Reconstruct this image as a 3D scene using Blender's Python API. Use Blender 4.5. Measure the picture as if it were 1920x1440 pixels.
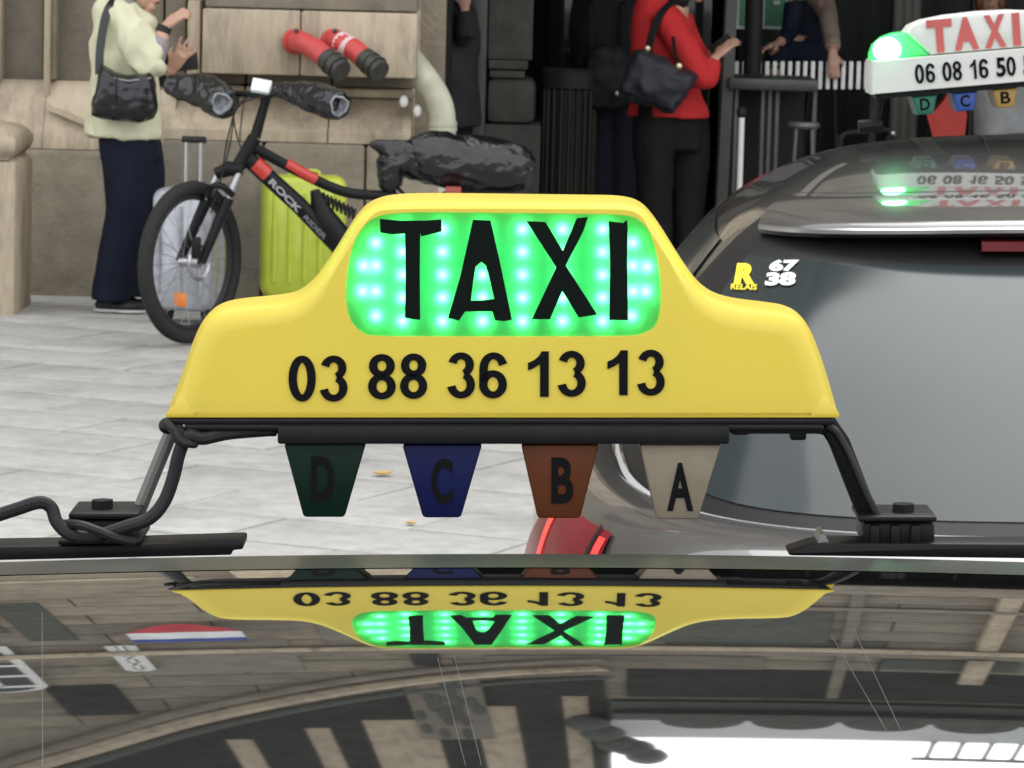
import bpy, bmesh, math, random
from mathutils import Vector, Matrix, noise
random.seed(7)
for o in list(bpy.data.objects): bpy.data.objects.remove(o)
sc = bpy.context.scene
COL = sc.collection
R = math.radians
# ------------------------------------------------------------------ camera
F = 7200.0                                   # focal length in pixels of the 1920 wide frame
PITCH = math.atan((720 + 102) / F)
ROLL = R(1.5)
CAM = Vector((0, 0, 1.75))
_r0, _f0 = Vector((1, 0, 0)), Vector((0, math.cos(PITCH), -math.sin(PITCH)))
_u0 = _r0.cross(_f0)
CR = _r0 * math.cos(ROLL) + _u0 * math.sin(ROLL)
CU = -_r0 * math.sin(ROLL) + _u0 * math.cos(ROLL)
cam = bpy.data.cameras.new('camera'); cam.sensor_width = 36; cam.lens = 36 * F / 1920
cam.clip_start = 0.05; cam.clip_end = 2000
cam.dof.use_dof = True; cam.dof.focus_distance = 2.35; cam.dof.aperture_fstop = 85   # slight softness far behind the sign
camo = bpy.data.objects.new('camera', cam); COL.objects.link(camo)
M = Matrix((CR, CU, -_f0)).transposed().to_4x4(); M.translation = CAM
camo.matrix_world = M; sc.camera = camo
# ------------------------------------------------------------------ sky, sun, exposure
SUN_EL, SUN_AZ = R(60), R(20)               # azimuth clockwise from +Y (the view direction)
w = bpy.data.worlds.new('World'); sc.world = w; w.use_nodes = True
nt = w.node_tree; nt.nodes.clear()
sky = nt.nodes.new('ShaderNodeTexSky'); sky.sky_type = 'NISHITA'; sky.sun_disc = False
sky.sun_elevation = SUN_EL; sky.sun_rotation = SUN_AZ; sky.dust_density = 4; sky.ozone_density = 1; sky.air_density = 1.4
hs = nt.nodes.new('ShaderNodeHueSaturation'); hs.inputs['Saturation'].default_value = 0.12
bg = nt.nodes.new('ShaderNodeBackground'); bg.inputs[1].default_value = 0.14
wo = nt.nodes.new('ShaderNodeOutputWorld')
nt.links.new(sky.outputs[0], hs.inputs['Color']); cl = nt.nodes.new('ShaderNodeMix'); cl.data_type = 'RGBA'; cl.inputs[0].default_value = .65   # even layer of cloud over the sky
cl.inputs[7].default_value = (9.3, 9.5, 9.7, 1); nt.links.new(hs.outputs[0], cl.inputs[6]); nt.links.new(cl.outputs[2], bg.inputs[0]); nt.links.new(bg.outputs[0], wo.inputs[0])
sl = bpy.data.lights.new('sun', 'SUN'); sl.energy = .8; sl.angle = R(50); sl.color = (1, .97, .93)
so = bpy.data.objects.new('sun', sl); COL.objects.link(so)
so.rotation_euler = (Vector((-math.sin(SUN_AZ) * math.cos(SUN_EL), -math.cos(SUN_AZ) * math.cos(SUN_EL), -math.sin(SUN_EL)))).to_track_quat('-Z', 'Y').to_euler()
so.location = (0, 0, 30)
sc.view_settings.view_transform = 'Standard'; sc.view_settings.look = 'None'
sc.view_settings.exposure = 0.88; sc.view_settings.gamma = 1; sc.view_settings.use_curve_mapping = False
sc.cycles.use_denoising = True
sc.cycles.max_bounces = 8; sc.cycles.sample_clamp_indirect = 6

# ------------------------------------------------------------------ helpers: places
def at(px, py, Y, dy=0.0):                   # world point seen at that pixel, at distance y = Y
    d = _f0 + CR * ((px - 960) / F) + CU * ((720 - py) / F)
    return CAM + d * ((Y + dy) / d.y)
# frame of the two taxis: the carriageway leans a little to the left (camber)
_yl = _f0 * math.cos(PITCH) + CU * math.sin(PITCH)
_zl = -_f0 * math.sin(PITCH) + CU * math.cos(PITCH)
ML = Matrix((CR, _yl, _zl)).transposed().to_4x4(); ML.translation = CAM
def lp(px, py, y):                           # the same in the road frame (x right, y along, z up, origin at eye height)
    d = Vector(((px - 960) / F, math.cos(PITCH) + (720 - py) / F * math.sin(PITCH), -math.sin(PITCH) + (720 - py) / F * math.cos(PITCH)))
    return d * (y / d.y)

# ------------------------------------------------------------------ helpers: materials
MATS = {}
def mat(name, col, rough=.6, metal=0, var=.12, scale=6, bump=0, bscale=60, rand=0, coat=0, ior=1.5, stain=None, stain_amt=.5,
        stain_scale=1.2, trans=None, emit=None, estr=0, alpha=None, stretch=None, spec=None, vor=False):
    if name in MATS: return MATS[name]
    m = bpy.data.materials.new(name); m.use_nodes = True; n = m.node_tree.nodes; l = m.node_tree.links
    p = n['Principled BSDF']; out = n['Material Output']
    p.inputs['Roughness'].default_value = rough; p.inputs['Metallic'].default_value = metal; p.inputs['IOR'].default_value = ior
    if spec is None and max(col) < .05 and not coat and rough > .15: spec = .18
    if spec is not None: p.inputs['Specular IOR Level'].default_value = spec
    if coat: p.inputs['Coat Weight'].default_value = coat; p.inputs['Coat Roughness'].default_value = .02
    g = n.new('ShaderNodeNewGeometry'); vec = g.outputs['Position']
    if stretch:
        mp = n.new('ShaderNodeMapping'); mp.inputs['Scale'].default_value = stretch; l.new(vec, mp.inputs['Vector']); vec = mp.outputs[0]
    nz = n.new('ShaderNodeTexNoise'); nz.inputs['Scale'].default_value = scale; nz.inputs['Detail'].default_value = 6; nz.inputs['Roughness'].default_value = .65
    l.new(vec, nz.inputs['Vector'])
    mr = n.new('ShaderNodeMapRange'); mr.inputs['From Min'].default_value = .3; mr.inputs['From Max'].default_value = .7
    mr.inputs['To Min'].default_value = 1 - var; mr.inputs['To Max'].default_value = 1 + var; l.new(nz.outputs['Fac'], mr.inputs['Value'])
    vm = n.new('ShaderNodeVectorMath'); vm.operation = 'SCALE'; vm.inputs[0].default_value = col[:3]; l.new(mr.outputs[0], vm.inputs['Scale'])
    c = vm.outputs[0]
    if rand:
        oi = n.new('ShaderNodeObjectInfo'); m2 = n.new('ShaderNodeMapRange'); m2.inputs['To Min'].default_value = 1 - rand; m2.inputs['To Max'].default_value = 1 + rand
        l.new(oi.outputs['Random'], m2.inputs['Value']); v2 = n.new('ShaderNodeVectorMath'); v2.operation = 'SCALE'; l.new(c, v2.inputs[0]); l.new(m2.outputs[0], v2.inputs['Scale']); c = v2.outputs[0]
    if stain:
        n2 = n.new('ShaderNodeTexNoise'); n2.inputs['Scale'].default_value = stain_scale; n2.inputs['Detail'].default_value = 8; n2.inputs['Roughness'].default_value = .7
        l.new(vec, n2.inputs['Vector']); m3 = n.new('ShaderNodeMapRange'); m3.inputs['From Min'].default_value = .48; m3.inputs['From Max'].default_value = .68; m3.inputs['To Max'].default_value = stain_amt
        l.new(n2.outputs['Fac'], m3.inputs['Value']); mx = n.new('ShaderNodeMix'); mx.data_type = 'RGBA'
        l.new(m3.outputs[0], mx.inputs[0]); l.new(c, mx.inputs[6]); mx.inputs[7].default_value = (*stain, 1); c = mx.outputs[2]
    l.new(c, p.inputs['Base Color'])
    if bump:
        nb = n.new('ShaderNodeTexVoronoi' if vor else 'ShaderNodeTexNoise'); nb.inputs['Scale'].default_value = bscale; nb.inputs['Detail'].default_value = 2 if vor else 5; l.new(vec, nb.inputs['Vector'])
        b = n.new('ShaderNodeBump'); b.inputs['Strength'].default_value = bump; b.inputs['Distance'].default_value = .01; l.new(nb.outputs['Distance' if vor else 'Fac'], b.inputs['Height']); l.new(b.outputs[0], p.inputs['Normal'])
    if emit: p.inputs['Emission Color'].default_value = (*emit, 1); p.inputs['Emission Strength'].default_value = estr
    if trans:                                # share of light let through diffusely (lit plastic)
        tr = n.new('ShaderNodeBsdfTranslucent'); l.new(c, tr.inputs['Color']) if trans[1] is None else None
        if trans[1] is not None: tr.inputs['Color'].default_value = (*trans[1], 1)
        ms = n.new('ShaderNodeMixShader'); ms.inputs[0].default_value = trans[0]; l.new(p.outputs[0], ms.inputs[1]); l.new(tr.outputs[0], ms.inputs[2]); l.new(ms.outputs[0], out.inputs[0])
    if alpha is not None: p.inputs['Alpha'].default_value = alpha
    MATS[name] = m; return m
def glass(name, tint, alpha=.35, rough=.02):
    return mat(name, tint, rough, var=0, alpha=alpha)

# ------------------------------------------------------------------ helpers: shapes -> (verts, faces)
def cr(pts, n):                              # Catmull-Rom through tuples
    out = []; P = [pts[0]] + list(pts) + [pts[-1]]
    for i in range(1, len(P) - 2):
        for k in range(n):
            t = k / n
            out.append(tuple(.5 * (2 * b + (c - a) * t + (2 * a - 5 * b + 4 * c - d) * t * t + (3 * b - a - 3 * c + d) * t ** 3)
                             for a, b, c, d in zip(P[i - 1], P[i], P[i + 1], P[i + 2])))
    out.append(tuple(pts[-1])); return out
def box(x0, x1, y0, y1, z0, z1):
    v = [(x, y, z) for z in (z0, z1) for y in (y0, y1) for x in (x0, x1)]
    return v, [(0, 2, 3, 1), (4, 5, 7, 6), (0, 1, 5, 4), (2, 6, 7, 3), (0, 4, 6, 2), (1, 3, 7, 5)]
def tube(pts, rad, n=10, flat=1.0, cap=True, axis=Vector((0, 1, 0))):
    pts = [Vector(p[:3]) for p in pts]; v = []; f = []
    if not hasattr(rad, '__len__'): rad = [rad] * len(pts)
    prev = None
    for i, p in enumerate(pts):
        t = (pts[min(i + 1, len(pts) - 1)] - pts[max(i - 1, 0)]).normalized()
        a = axis - t * axis.dot(t)
        if a.length < .25: a = (prev or Vector((1, 0, 0))) - t * (prev or Vector((1, 0, 0))).dot(t)
        a.normalize(); prev = a; s = t.cross(a)
        for k in range(n):
            an = 2 * math.pi * k / n
            v.append(tuple(p + s * (rad[i] * math.cos(an)) + a * (rad[i] * flat * math.sin(an))))
    for i in range(len(pts) - 1):
        for k in range(n):
            f.append((i * n + k, i * n + (k + 1) % n, (i + 1) * n + (k + 1) % n, (i + 1) * n + k))
    if cap: f.append(tuple(range(n - 1, -1, -1))); f.append(tuple((len(pts) - 1) * n + k for k in range(n)))
    return v, f
def ball(c, rx, ry, rz, n=14, m=9):
    v = []; f = []
    for i in range(m + 1):
        th = math.pi * i / m
        for k in range(n):
            ph = 2 * math.pi * k / n
            v.append((c[0] + rx * math.sin(th) * math.cos(ph), c[1] + ry * math.sin(th) * math.sin(ph), c[2] + rz * math.cos(th)))
    for i in range(m):
        for k in range(n): f.append((i * n + k, (i + 1) * n + k, (i + 1) * n + (k + 1) % n, i * n + (k + 1) % n))
    return v, f
def torus(c, ax, Rm, r, N=48, n=10):
    ax = Vector(ax).normalized(); e = Vector((0, 0, 1)) if abs(ax.z) < .9 else Vector((1, 0, 0)); e = (e - ax * e.dot(ax)).normalized(); g = ax.cross(e); c = Vector(c); v = []; f = []
    for i in range(N):
        a = 2 * math.pi * i / N; d = e * math.cos(a) + g * math.sin(a)
        for k in range(n):
            b = 2 * math.pi * k / n; v.append(tuple(c + d * (Rm + r * math.cos(b)) + ax * (r * math.sin(b))))
    for i in range(N):
        for k in range(n): f.append((i * n + k, ((i + 1) % N) * n + k, ((i + 1) % N) * n + (k + 1) % n, i * n + (k + 1) % n))
    return v, f
def loft(rings, closed=True, cap=(False, False)):
    v = [tuple(p) for r in rings for p in r]; n = len(rings[0]); f = []
    for i in range(len(rings) - 1):
        for k in range(n if closed else n - 1):
            f.append((i * n + k, i * n + (k + 1) % n, (i + 1) * n + (k + 1) % n, (i + 1) * n + k))
    if cap[0]: f.append(tuple(range(n - 1, -1, -1)))
    if cap[1]: f.append(tuple((len(rings) - 1) * n + k for k in range(n)))
    return v, f
def prism(front, off):                       # polygon of 3-D points pushed by off
    off = Vector(off); n = len(front); v = [tuple(p) for p in front] + [tuple(Vector(p) + off) for p in front]
    return v, [tuple(range(n)), tuple(range(2 * n - 1, n - 1, -1))] + [(k, n + k, n + (k + 1) % n, (k + 1) % n) for k in range(n)]
def merge(*vf):
    V = []; Fc = []
    for v, f in vf:
        b = len(V); V += list(v); Fc += [tuple(i + b for i in q) for q in f]
    return V, Fc
def xf(vf, m): return [tuple(m @ Vector(p)) for p in vf[0]], vf[1]
def remesh(vf, voxel, smooth=2, nz=0, nscale=10, crease=None):
    me = bpy.data.meshes.new('t'); me.from_pydata(vf[0], [], vf[1]); o = bpy.data.objects.new('t', me); COL.objects.link(o)
    md = o.modifiers.new('r', 'REMESH'); md.mode = 'VOXEL'; md.voxel_size = voxel
    if smooth: s = o.modifiers.new('s', 'SMOOTH'); s.iterations = smooth; s.factor = .6
    dg = bpy.context.evaluated_depsgraph_get(); e = bpy.data.meshes.new_from_object(o.evaluated_get(dg)); bpy.data.objects.remove(o)
    if nz:
        ns = [v.normal.copy() for v in e.vertices]
        for v, q in zip(e.vertices, ns):
            p = v.co * nscale
            if crease: p = Vector((p.x * crease[0], p.y * crease[1], p.z * crease[2]))
            a = noise.noise(p) + .5 * noise.noise(p * 2.1)
            if crease and len(crease) > 3: a = -abs(a) * 1.6 + .5
            v.co += q * (nz * a)
    out = [tuple(v.co) for v in e.vertices], [tuple(p.vertices) for p in e.polygons]
    bpy.data.meshes.remove(e); return out
def text_vf(s, off=.0, ex=.0):               # glyph outline, normalised to the box 0..1 x 0..1
    c = bpy.data.curves.new('t', 'FONT'); c.body = s; c.offset = off; c.resolution_u = 6; c.extrude = 0
    o = bpy.data.objects.new('t', c); COL.objects.link(o); dg = bpy.context.evaluated_depsgraph_get()
    e = bpy.data.meshes.new_from_object(o.evaluated_get(dg)); bpy.data.objects.remove(o)
    bm = bmesh.new(); bm.from_mesh(e); bmesh.ops.remove_doubles(bm, verts=bm.verts, dist=1e-5)
    r = bmesh.ops.extrude_face_region(bm, geom=bm.faces[:])
    for q in r['geom']:
        if isinstance(q, bmesh.types.BMVert): q.co.z += 1
    bmesh.ops.recalc_face_normals(bm, faces=bm.faces)
    bm.verts.index_update(); V = [tuple(q.co) for q in bm.verts]; Fc = [tuple(x.index for x in q.verts) for q in bm.faces]; bm.free(); bpy.data.meshes.remove(e)
    x0 = min(p[0] for p in V); x1 = max(p[0] for p in V); y0 = min(p[1] for p in V); y1 = max(p[1] for p in V)
    return [((p[0] - x0) / (x1 - x0), (p[1] - y0) / (y1 - y0), p[2]) for p in V], Fc
def text_quad(s, o, ex, ey, n, off=.03):     # text filling the quad o, o+ex, o+ey, thickness vector n
    v, f = text_vf(s, off); o = Vector(o); ex = Vector(ex); ey = Vector(ey); n = Vector(n)
    return [tuple(o + ex * a + ey * b + n * c) for a, b, c in v], f

def arc(cx, cy, rx, ry, a0, a1, n=20): return [(cx + rx * math.cos(R(a0 + (a1 - a0) * i / n)), cy + ry * math.sin(R(a0 + (a1 - a0) * i / n))) for i in range(n + 1)]
DIG = {'0': [(arc(26, 43, 18, 36.6, 0, 360, 40)[:-1], 1)], '8': [(arc(26, 63.5, 16.3, 16.2, 0, 360, 32)[:-1], 1), (arc(26, 24.5, 18, 18.2, 0, 360, 32)[:-1], 1)],
       '3': [(arc(25, 63, 16.5, 16.8, 168, -72, 22), 0), (arc(25, 25.5, 18.5, 19.3, 72, -172, 24), 0)], '6': [(arc(27.5, 56, 18.6, 23.8, 18, 180, 18) + [(8.6, 45), (8.3, 32)], 0), (arc(26.3, 26.3, 18.2, 20, 0, 360, 36)[:-1], 1)]}
def digit_vf(ch):
    if ch == '1':
        q = [(38, 0), (38, 86), (25, 86), (20, 77), (11, 69), (0, 64), (0, 50), (12, 55), (22, 62), (22, 0)]; return prism([(x / 38, y / 86, 0) for x, y in q], (0, 0, 1))
    out = []
    for pts, closed in DIG[ch]:
        n = len(pts); Lf = []
        for i, (x, y) in enumerate(pts):
            a = pts[i - 1] if (closed or i) else pts[0]; b = pts[(i + 1) % n] if (closed or i < n - 1) else pts[-1]; l_ = math.hypot(b[0] - a[0], b[1] - a[1]); tx, ty = (b[0] - a[0]) / l_, (b[1] - a[1]) / l_
            h = 6.3 * abs(tx) ** 2 + 8 * abs(ty) ** 2; Lf.append(((x - ty * h) / 52, (y + tx * h) / 86, (x + ty * h) / 52, (y - tx * h) / 86))
        out.append(loft([[(q[0], q[1], 0), (q[2], q[3], 0), (q[2], q[3], 1), (q[0], q[1], 1)] for q in Lf + ([Lf[0]] if closed else [])], cap=(not closed, not closed)))
    return merge(*out)
def digit_quad(ch, o, ex, ey, n):
    v, f = digit_vf(ch); return [tuple(Vector(o) + Vector(ex) * a + Vector(ey) * b + Vector(n) * c) for a, b, c in v], f
# ------------------------------------------------------------------ helpers: objects
class Thing:
    def __init__(s, name, label, cat, base, frame=None, group=None, kind=None):
        s.base = Vector(base); s.o = bpy.data.objects.new(name, None); COL.objects.link(s.o); s.o.empty_display_size = .05
        s.o.matrix_world = (frame or Matrix()) @ Matrix.Translation(s.base)
        tag(s.o, label, cat, group, kind)
    def add(s, name, vf, m, smooth=True, bevel=0, parent=None, label=None, ang=35):
        return mk(name, vf, m, smooth, bevel, parent or s.o, s.base, label, ang)
def tag(o, label=None, cat=None, group=None, kind=None):
    if label: o['label'] = label
    if cat: o['category'] = cat
    if group: o['group'] = group
    if kind: o['kind'] = kind
def mk(name, vf, m, smooth=True, bevel=0, parent=None, base=Vector((0, 0, 0)), label=None, ang=35):
    me = bpy.data.meshes.new(name); b = Vector(base)
    me.from_pydata([tuple(Vector(p) - b) for p in vf[0]], [], vf[1]); me.validate()
    bm = bmesh.new(); bm.from_mesh(me); bmesh.ops.recalc_face_normals(bm, faces=bm.faces)
    if bevel: bmesh.ops.bevel(bm, geom=bm.edges[:], offset=bevel, segments=2, affect='EDGES', profile=.5)
    bm.to_mesh(me); bm.free()
    if smooth: me.shade_smooth(); me.set_sharp_from_angle(angle=R(ang))
    me.materials.append(m); o = bpy.data.objects.new(name, me); COL.objects.link(o)
    if parent: o.parent = parent
    if label: o['label'] = label
    return o
def single(name, label, cat, vf, m, base, frame=None, group=None, kind=None, smooth=True, bevel=0):
    o = mk(name, vf, m, smooth, bevel, None, base); o.matrix_world = (frame or Matrix()) @ Matrix.Translation(Vector(base))
    tag(o, label, cat, group, kind); return o
# ================================================================== THE SETTING
m_slab = mat('granite slab', (.385, .378, .357), .78, var=.16, scale=12, bump=.15, bscale=90, rand=.07, stain=(.24, .234, .222), stain_amt=.7, stain_scale=2.1)
m_joint = mat('sandy joint', (.17, .165, .155), .9, var=.2, scale=30)
m_road = mat('asphalt', (.055, .055, .056), .85, var=.3, scale=120, bump=.4, bscale=200)
m_kerb = mat('granite kerb', (.30, .30, .29), .8, var=.15, scale=40, bump=.2)
g = single('ground', None, None, ([(-250, 10, -.012), (250, 10, -.012), (250, 400, -.012), (-250, 400, -.012)], [(0, 1, 2, 3)]), m_joint, (0, 0, 0), kind='structure')
pav = bpy.data.objects.new('pavement', None); COL.objects.link(pav); pav['kind'] = 'structure'
def road_z(x): return -.12 + math.tan(ROLL) * max(-3, min(4, x))
xs = [-250, -3, 4, 250]
single('road', None, None, ([(x, y, road_z(x)) for y in (-250, 10) for x in xs], [(0, 1, 5, 4), (1, 2, 6, 5), (2, 3, 7, 6)]), m_road, (0, 0, 0), kind='structure', smooth=False)
kb = bpy.data.objects.new('kerb', None); COL.objects.link(kb); kb['kind'] = 'structure'
ks = mk('kerb_stone', box(-.495, .495, -.14, .0, -.35, .0), m_kerb, bevel=.008, parent=kb); ks.location = (-8.5, 10, 0)
for i in range(1, 18):
    c = ks.copy(); COL.objects.link(c); c.location = (-8.5 + i, 10, 0)
# slabs laid askew to the station wall
SA = R(-25); ex = Vector((math.cos(SA), math.sin(SA), 0)); ey = Vector((-math.sin(SA), math.cos(SA), 0))
slab0 = None
for j in range(-40, 60):
    for i in range(-30, 30):
        p = Vector((0, 14, 0)) + ex * (.82 * (i + .5 * (j % 2))) + ey * (.45 * j)
        if not (-3.2 < p.x < 2.3 and 10.45 < p.y < 18.9): continue
        if slab0 is None:
            slab0 = mk('paving_slab', box(-.404, .404, -.219, .219, -.05, 0), m_slab, bevel=.006, parent=pav); s = slab0
        else:
            s = slab0.copy(); COL.objects.link(s)
        s.location = p + Vector((0, 0, random.uniform(-.004, .002))); s.rotation_euler = (random.uniform(-.003, .003), random.uniform(-.003, .003), SA)
# the paved field beyond the slabs that can be told apart
single('outer_pavement', None, None, merge(([(-250, 10.01, -.004), (-3.3, 10.01, -.004), (-3.3, 60, -.004), (-250, 60, -.004)], [(0, 1, 2, 3)]),
       ([(2.4, 10.01, -.004), (250, 10.01, -.004), (250, 60, -.004), (2.4, 60, -.004)], [(0, 1, 2, 3)])), m_slab, (0, 0, 0), kind='structure', smooth=False)
m_leaf = mat('dry leaf', (.55, .33, .07), .7, var=.3, scale=200)
for px, py, a, s_, lb in ((716, 892, .4, .045, 'larger dry yellow leaf lying on the grey paving slabs'), (770, 985, 1.3, .026, 'small dry brown leaf on the paving, closest to the taxi roof')):
    d = _f0 + CR * ((px - 960) / F) + CU * ((720 - py) / F); p = CAM + d * (-1.75 / d.z)
    pts = [(1, 0), (.55, .32), (.35, .75), (0, .45), (-.4, .7), (-.5, .2), (-1, 0), (-.5, -.25), (-.35, -.7), (.05, -.42), (.4, -.7), (.55, -.28)]
    v = [(p.x + s_ * (x * math.cos(a) - y * math.sin(a)), p.y + s_ * (x * math.sin(a) + y * math.cos(a)), .006 + .35 * s_ * (x * x + y * y) * .5) for x, y in pts] + [(p.x, p.y, .005)]
    n = len(pts); f = [(k, (k + 1) % n, n) for k in range(n)]
    v2 = v + [(x, y, z + .002) for x, y, z in v]; f2 = [tuple(reversed(q)) for q in f] + [tuple(i + n + 1 for i in q) for q in f]
    single('fallen_leaf', lb, 'leaf', (v2, f2), m_leaf, (p.x, p.y, .003), group='fallen leaves on the paving')

# ------------------------------------------------------------------ station building
m_stone = mat('sandstone', (.25, .213, .158), .85, var=.2, scale=7, bump=.7, bscale=38, rand=.10, stain=(.12, .10, .08), stain_amt=.75, stain_scale=2.6)
m_stoneL = mat('pale sandstone', (.435, .36, .262), .85, var=.17, scale=8, bump=.6, bscale=38, rand=.06, stain=(.17, .14, .105), stain_amt=.75, stain_scale=3.2, stretch=(1.8, 1, .45))
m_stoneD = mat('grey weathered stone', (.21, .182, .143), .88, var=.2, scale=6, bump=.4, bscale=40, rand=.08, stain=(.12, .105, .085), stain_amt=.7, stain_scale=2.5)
m_soot_shade = mat('soot and shade stone', (.085, .088, .075), .9, var=.25, scale=8, bump=.4, bscale=40, rand=.1)  # soot on the upper front, painted shade on the door pilaster
m_dark = mat('dark bronze metal', (.022, .022, .021), .5, var=.2, scale=10)
m_frame = mat('grey brown door frame', (.07, .066, .06), .45, var=.15, scale=12)
m_inner = mat('dark interior', (.02, .022, .02), .9, var=.2, scale=2)  # gloom of the entrance is put into this near-black colour
m_pane = mat('dark pane', (.012, .014, .014), .06, var=.1)
m_white = mat('white painted wood', (.75, .74, .71), .5, var=.06, scale=20)
m_zinc = mat('zinc roof', (.17, .175, .185), .55, var=.12, scale=3)
B = Thing('station_building', 'sandstone railway station building with a dark glazed entrance behind the taxis', 'building', (0, 19, 0))
def X(px, Y, py=200): return at(px, py, Y).x
def Z(px, py, Y): return at(px, py, Y).z
def bx(name, m, px0, px1, py0, py1, y0, y1, bev=.008, parent=None, z0=None, z1=None):
    pm = (px0 + px1) / 2; qm = (py0 + py1) / 2
    return B.add(name, box(at(px0, qm, y0).x, at(px1, qm, y0).x, y0, y1, Z(pm, py1, y0) if z0 is None else z0, Z(pm, py0, y0) if z1 is None else z1), m, bevel=bev, parent=parent)
# left bay: plinth, splayed sill, recessed panels
x = -9.0
zt = Z(120, 282, 18.62)
for x0, x1 in ((-9, -7.4), (-7.39, -5.6), (-5.59, -4.0), (-3.99, -2.42), (-2.41, X(212, 18.62))):
    B.add('plinth_block', box(x0, x1, 18.62, 19.3, -.05, zt), m_stone, bevel=.03)
zs = Z(120, 152, 18.88)
def slope_course(x0, x1, za, zb, ya, yb, m, name='sill_course'):
    n = 6; ring = [(ya, za)] + [(ya + (yb - ya) * (k / n), za + .05 + (zb - za - .05) * (math.sin(math.pi / 2 * k / n) * .35 + .65 * k / n)) for k in range(n + 1)] + [(19.4, zb), (19.4, za)]
    return B.add(name, loft([[(xx, y, z) for y, z in ring] for xx in (x0, x1)], cap=(True, True)), m, ang=50)
for x0, x1 in ((-9, -6.2), (-6.19, -4.1), (-4.09, X(86, 18.8)), (X(87, 18.8), X(330, 18.8))):
    slope_course(x0, x1, zt + .004, zs, 18.66, 18.88, m_stoneL)
B.add('pilaster_corner', merge(prism([at(88, 196, 18.72), at(160, 226, 18.66), at(160, 236, 18.655), at(88, 206, 18.715)], (0, .1, 0))), m_stoneL)
bx('panel_moulding', m_stoneL, 84, 96, -400, 196, 18.80, 19.2); bx('panel_moulding', m_stone, 97, 108, -400, 150, 18.84, 19.2)
bx('panel_moulding', m_stoneL, -14, 3, -400, 152, 18.82, 19.2)
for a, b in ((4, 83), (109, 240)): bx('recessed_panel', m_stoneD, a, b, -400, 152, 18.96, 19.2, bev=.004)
bx('recessed_panel', m_stone, 241, 309, -400, 152, 18.96, 19.2, bev=.004); bx('recessed_panel', m_stone, -600, -15, -400, 152, 18.9, 19.2)
B.add('panel_wall', box(-9, pier_x1 if False else X(830, 18.9), 18.99, 19.3, 2.3, 4.72), m_stone)
B.add('panel_wall', box(-9, X(830, 18.9), 19.21, 19.32, .6, 2.36), m_stone)
B.add('panel_wall', box(-9, X(300, 18.9), 18.93, 18.985, 3.3, 3.5), m_stoneL, bevel=.01)
# corner pier with its attached column base, right bay
pier_x0, pier_x1 = X(312, 18.8), X(838, 18.8)
cuts = [pier_x0, X(500, 18.8), X(690, 18.8), X(838, 18.8)]
zp = Z(640, 268, 18.75); zq = Z(640, 184, 18.9); zr = Z(640, 166, 18.9); zb0 = Z(560, 142, 18.6); zb1 = Z(560, 20, 18.6)
for k in range(3): B.add('plinth_block', box(cuts[k] + .003, cuts[k + 1] - .003, 18.62, 19.4, -.05, zp), m_stoneD if k == 0 else m_stone, bevel=.02)
for k, (a, b) in enumerate(((pier_x0, X(455, 18.8)), (X(456, 18.8), X(618, 18.8)), (X(619, 18.8), X(774, 18.8)))):
    slope_course(a + .002, b - .002, zp + .004, zq, 18.64, 18.92, m_stoneL, 'base_moulding')
    B.add('base_fillet', box(a + .002, b - .002, 18.9, 19.4, zq + .004, zr), m_stoneL, bevel=.012)
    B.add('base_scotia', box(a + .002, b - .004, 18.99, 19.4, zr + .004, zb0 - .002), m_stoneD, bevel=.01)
B.add('pier_block', box(X(377, 18.6), X(560, 18.6), 18.6, 19.4, zb0, zb1), m_stoneL, bevel=.012)
B.add('pier_block', box(X(560, 18.6) + .004, X(779, 18.6), 18.6, 19.4, zb0, zb1), m_stoneL, bevel=.012)
bx('pier_block', m_stoneD, 312, 350, -300, 140, 18.9, 19.4); bx('pier_block', m_stoneL, 351, 375, 0, 140, 18.72, 19.4)
z = zb1 + .006
while z < 4.4:
    B.add('pier_block', box(X(377, 18.6) + random.uniform(0, .01), X(779, 18.6), 18.64, 19.4, z, z + .43), m_stoneD if z < zb1 + .1 else m_stoneL, bevel=.012); z += .436
# door pilaster; entrance shade is put into its dark stone colour
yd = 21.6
bx('entrance_pilaster', m_soot_shade, 922, 1006, -500, 112, yd, yd + .6); bx('pilaster_ring', m_soot_shade, 916, 990, 113, 130, yd - .03, yd + .6)
bx('pilaster_ring', m_soot_shade, 918, 984, 133, 146, yd - .06, yd + .6); bx('pilaster_ring', m_soot_shade, 912, 1004, 149, 232, yd - .09, yd + .6, bev=.04)
bx('entrance_pilaster', m_soot_shade, 905, 1010, 234, 560, yd - .12, yd + .7)
bx('door_frame', m_frame, 884, 914, -500, 560, yd - .3, yd - .1); 
# inside of the entrance
xl, xr = pier_x1 - .02, 6.5
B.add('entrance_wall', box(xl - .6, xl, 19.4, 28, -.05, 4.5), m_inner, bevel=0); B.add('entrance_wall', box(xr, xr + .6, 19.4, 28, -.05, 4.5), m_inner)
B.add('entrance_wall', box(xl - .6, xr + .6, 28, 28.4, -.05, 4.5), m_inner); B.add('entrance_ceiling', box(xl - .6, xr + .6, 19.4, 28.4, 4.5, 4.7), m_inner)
m_green = mat('dark green glazing', (.028, .036, .03), .25, var=.4, scale=1.5, stretch=(9, 1, .6))
for k in range(12):
    a = X(1380, 25.5) + k * .52
    B.add('glazed_panel', box(a, a + .5, 25.5, 25.55, -.05, 4.4), m_green, bevel=.003); B.add('glazing_bar', box(a + .5, a + .52, 25.46, 25.6, -.05, 4.4), m_frame)
for a, b, y in ((1350, 1358, 21.75), (1360, 1384, 21.7)):   # grey door post of two profiles
    p0, p1 = at(a + 28, -300, y), at(a - 16, 560, y); r = (b - a) / F * y / 2
    B.add('door_post', tube([p0, p1], r * 1.2, 4, axis=Vector((1, 1, 0))), m_frame, smooth=False)
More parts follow.
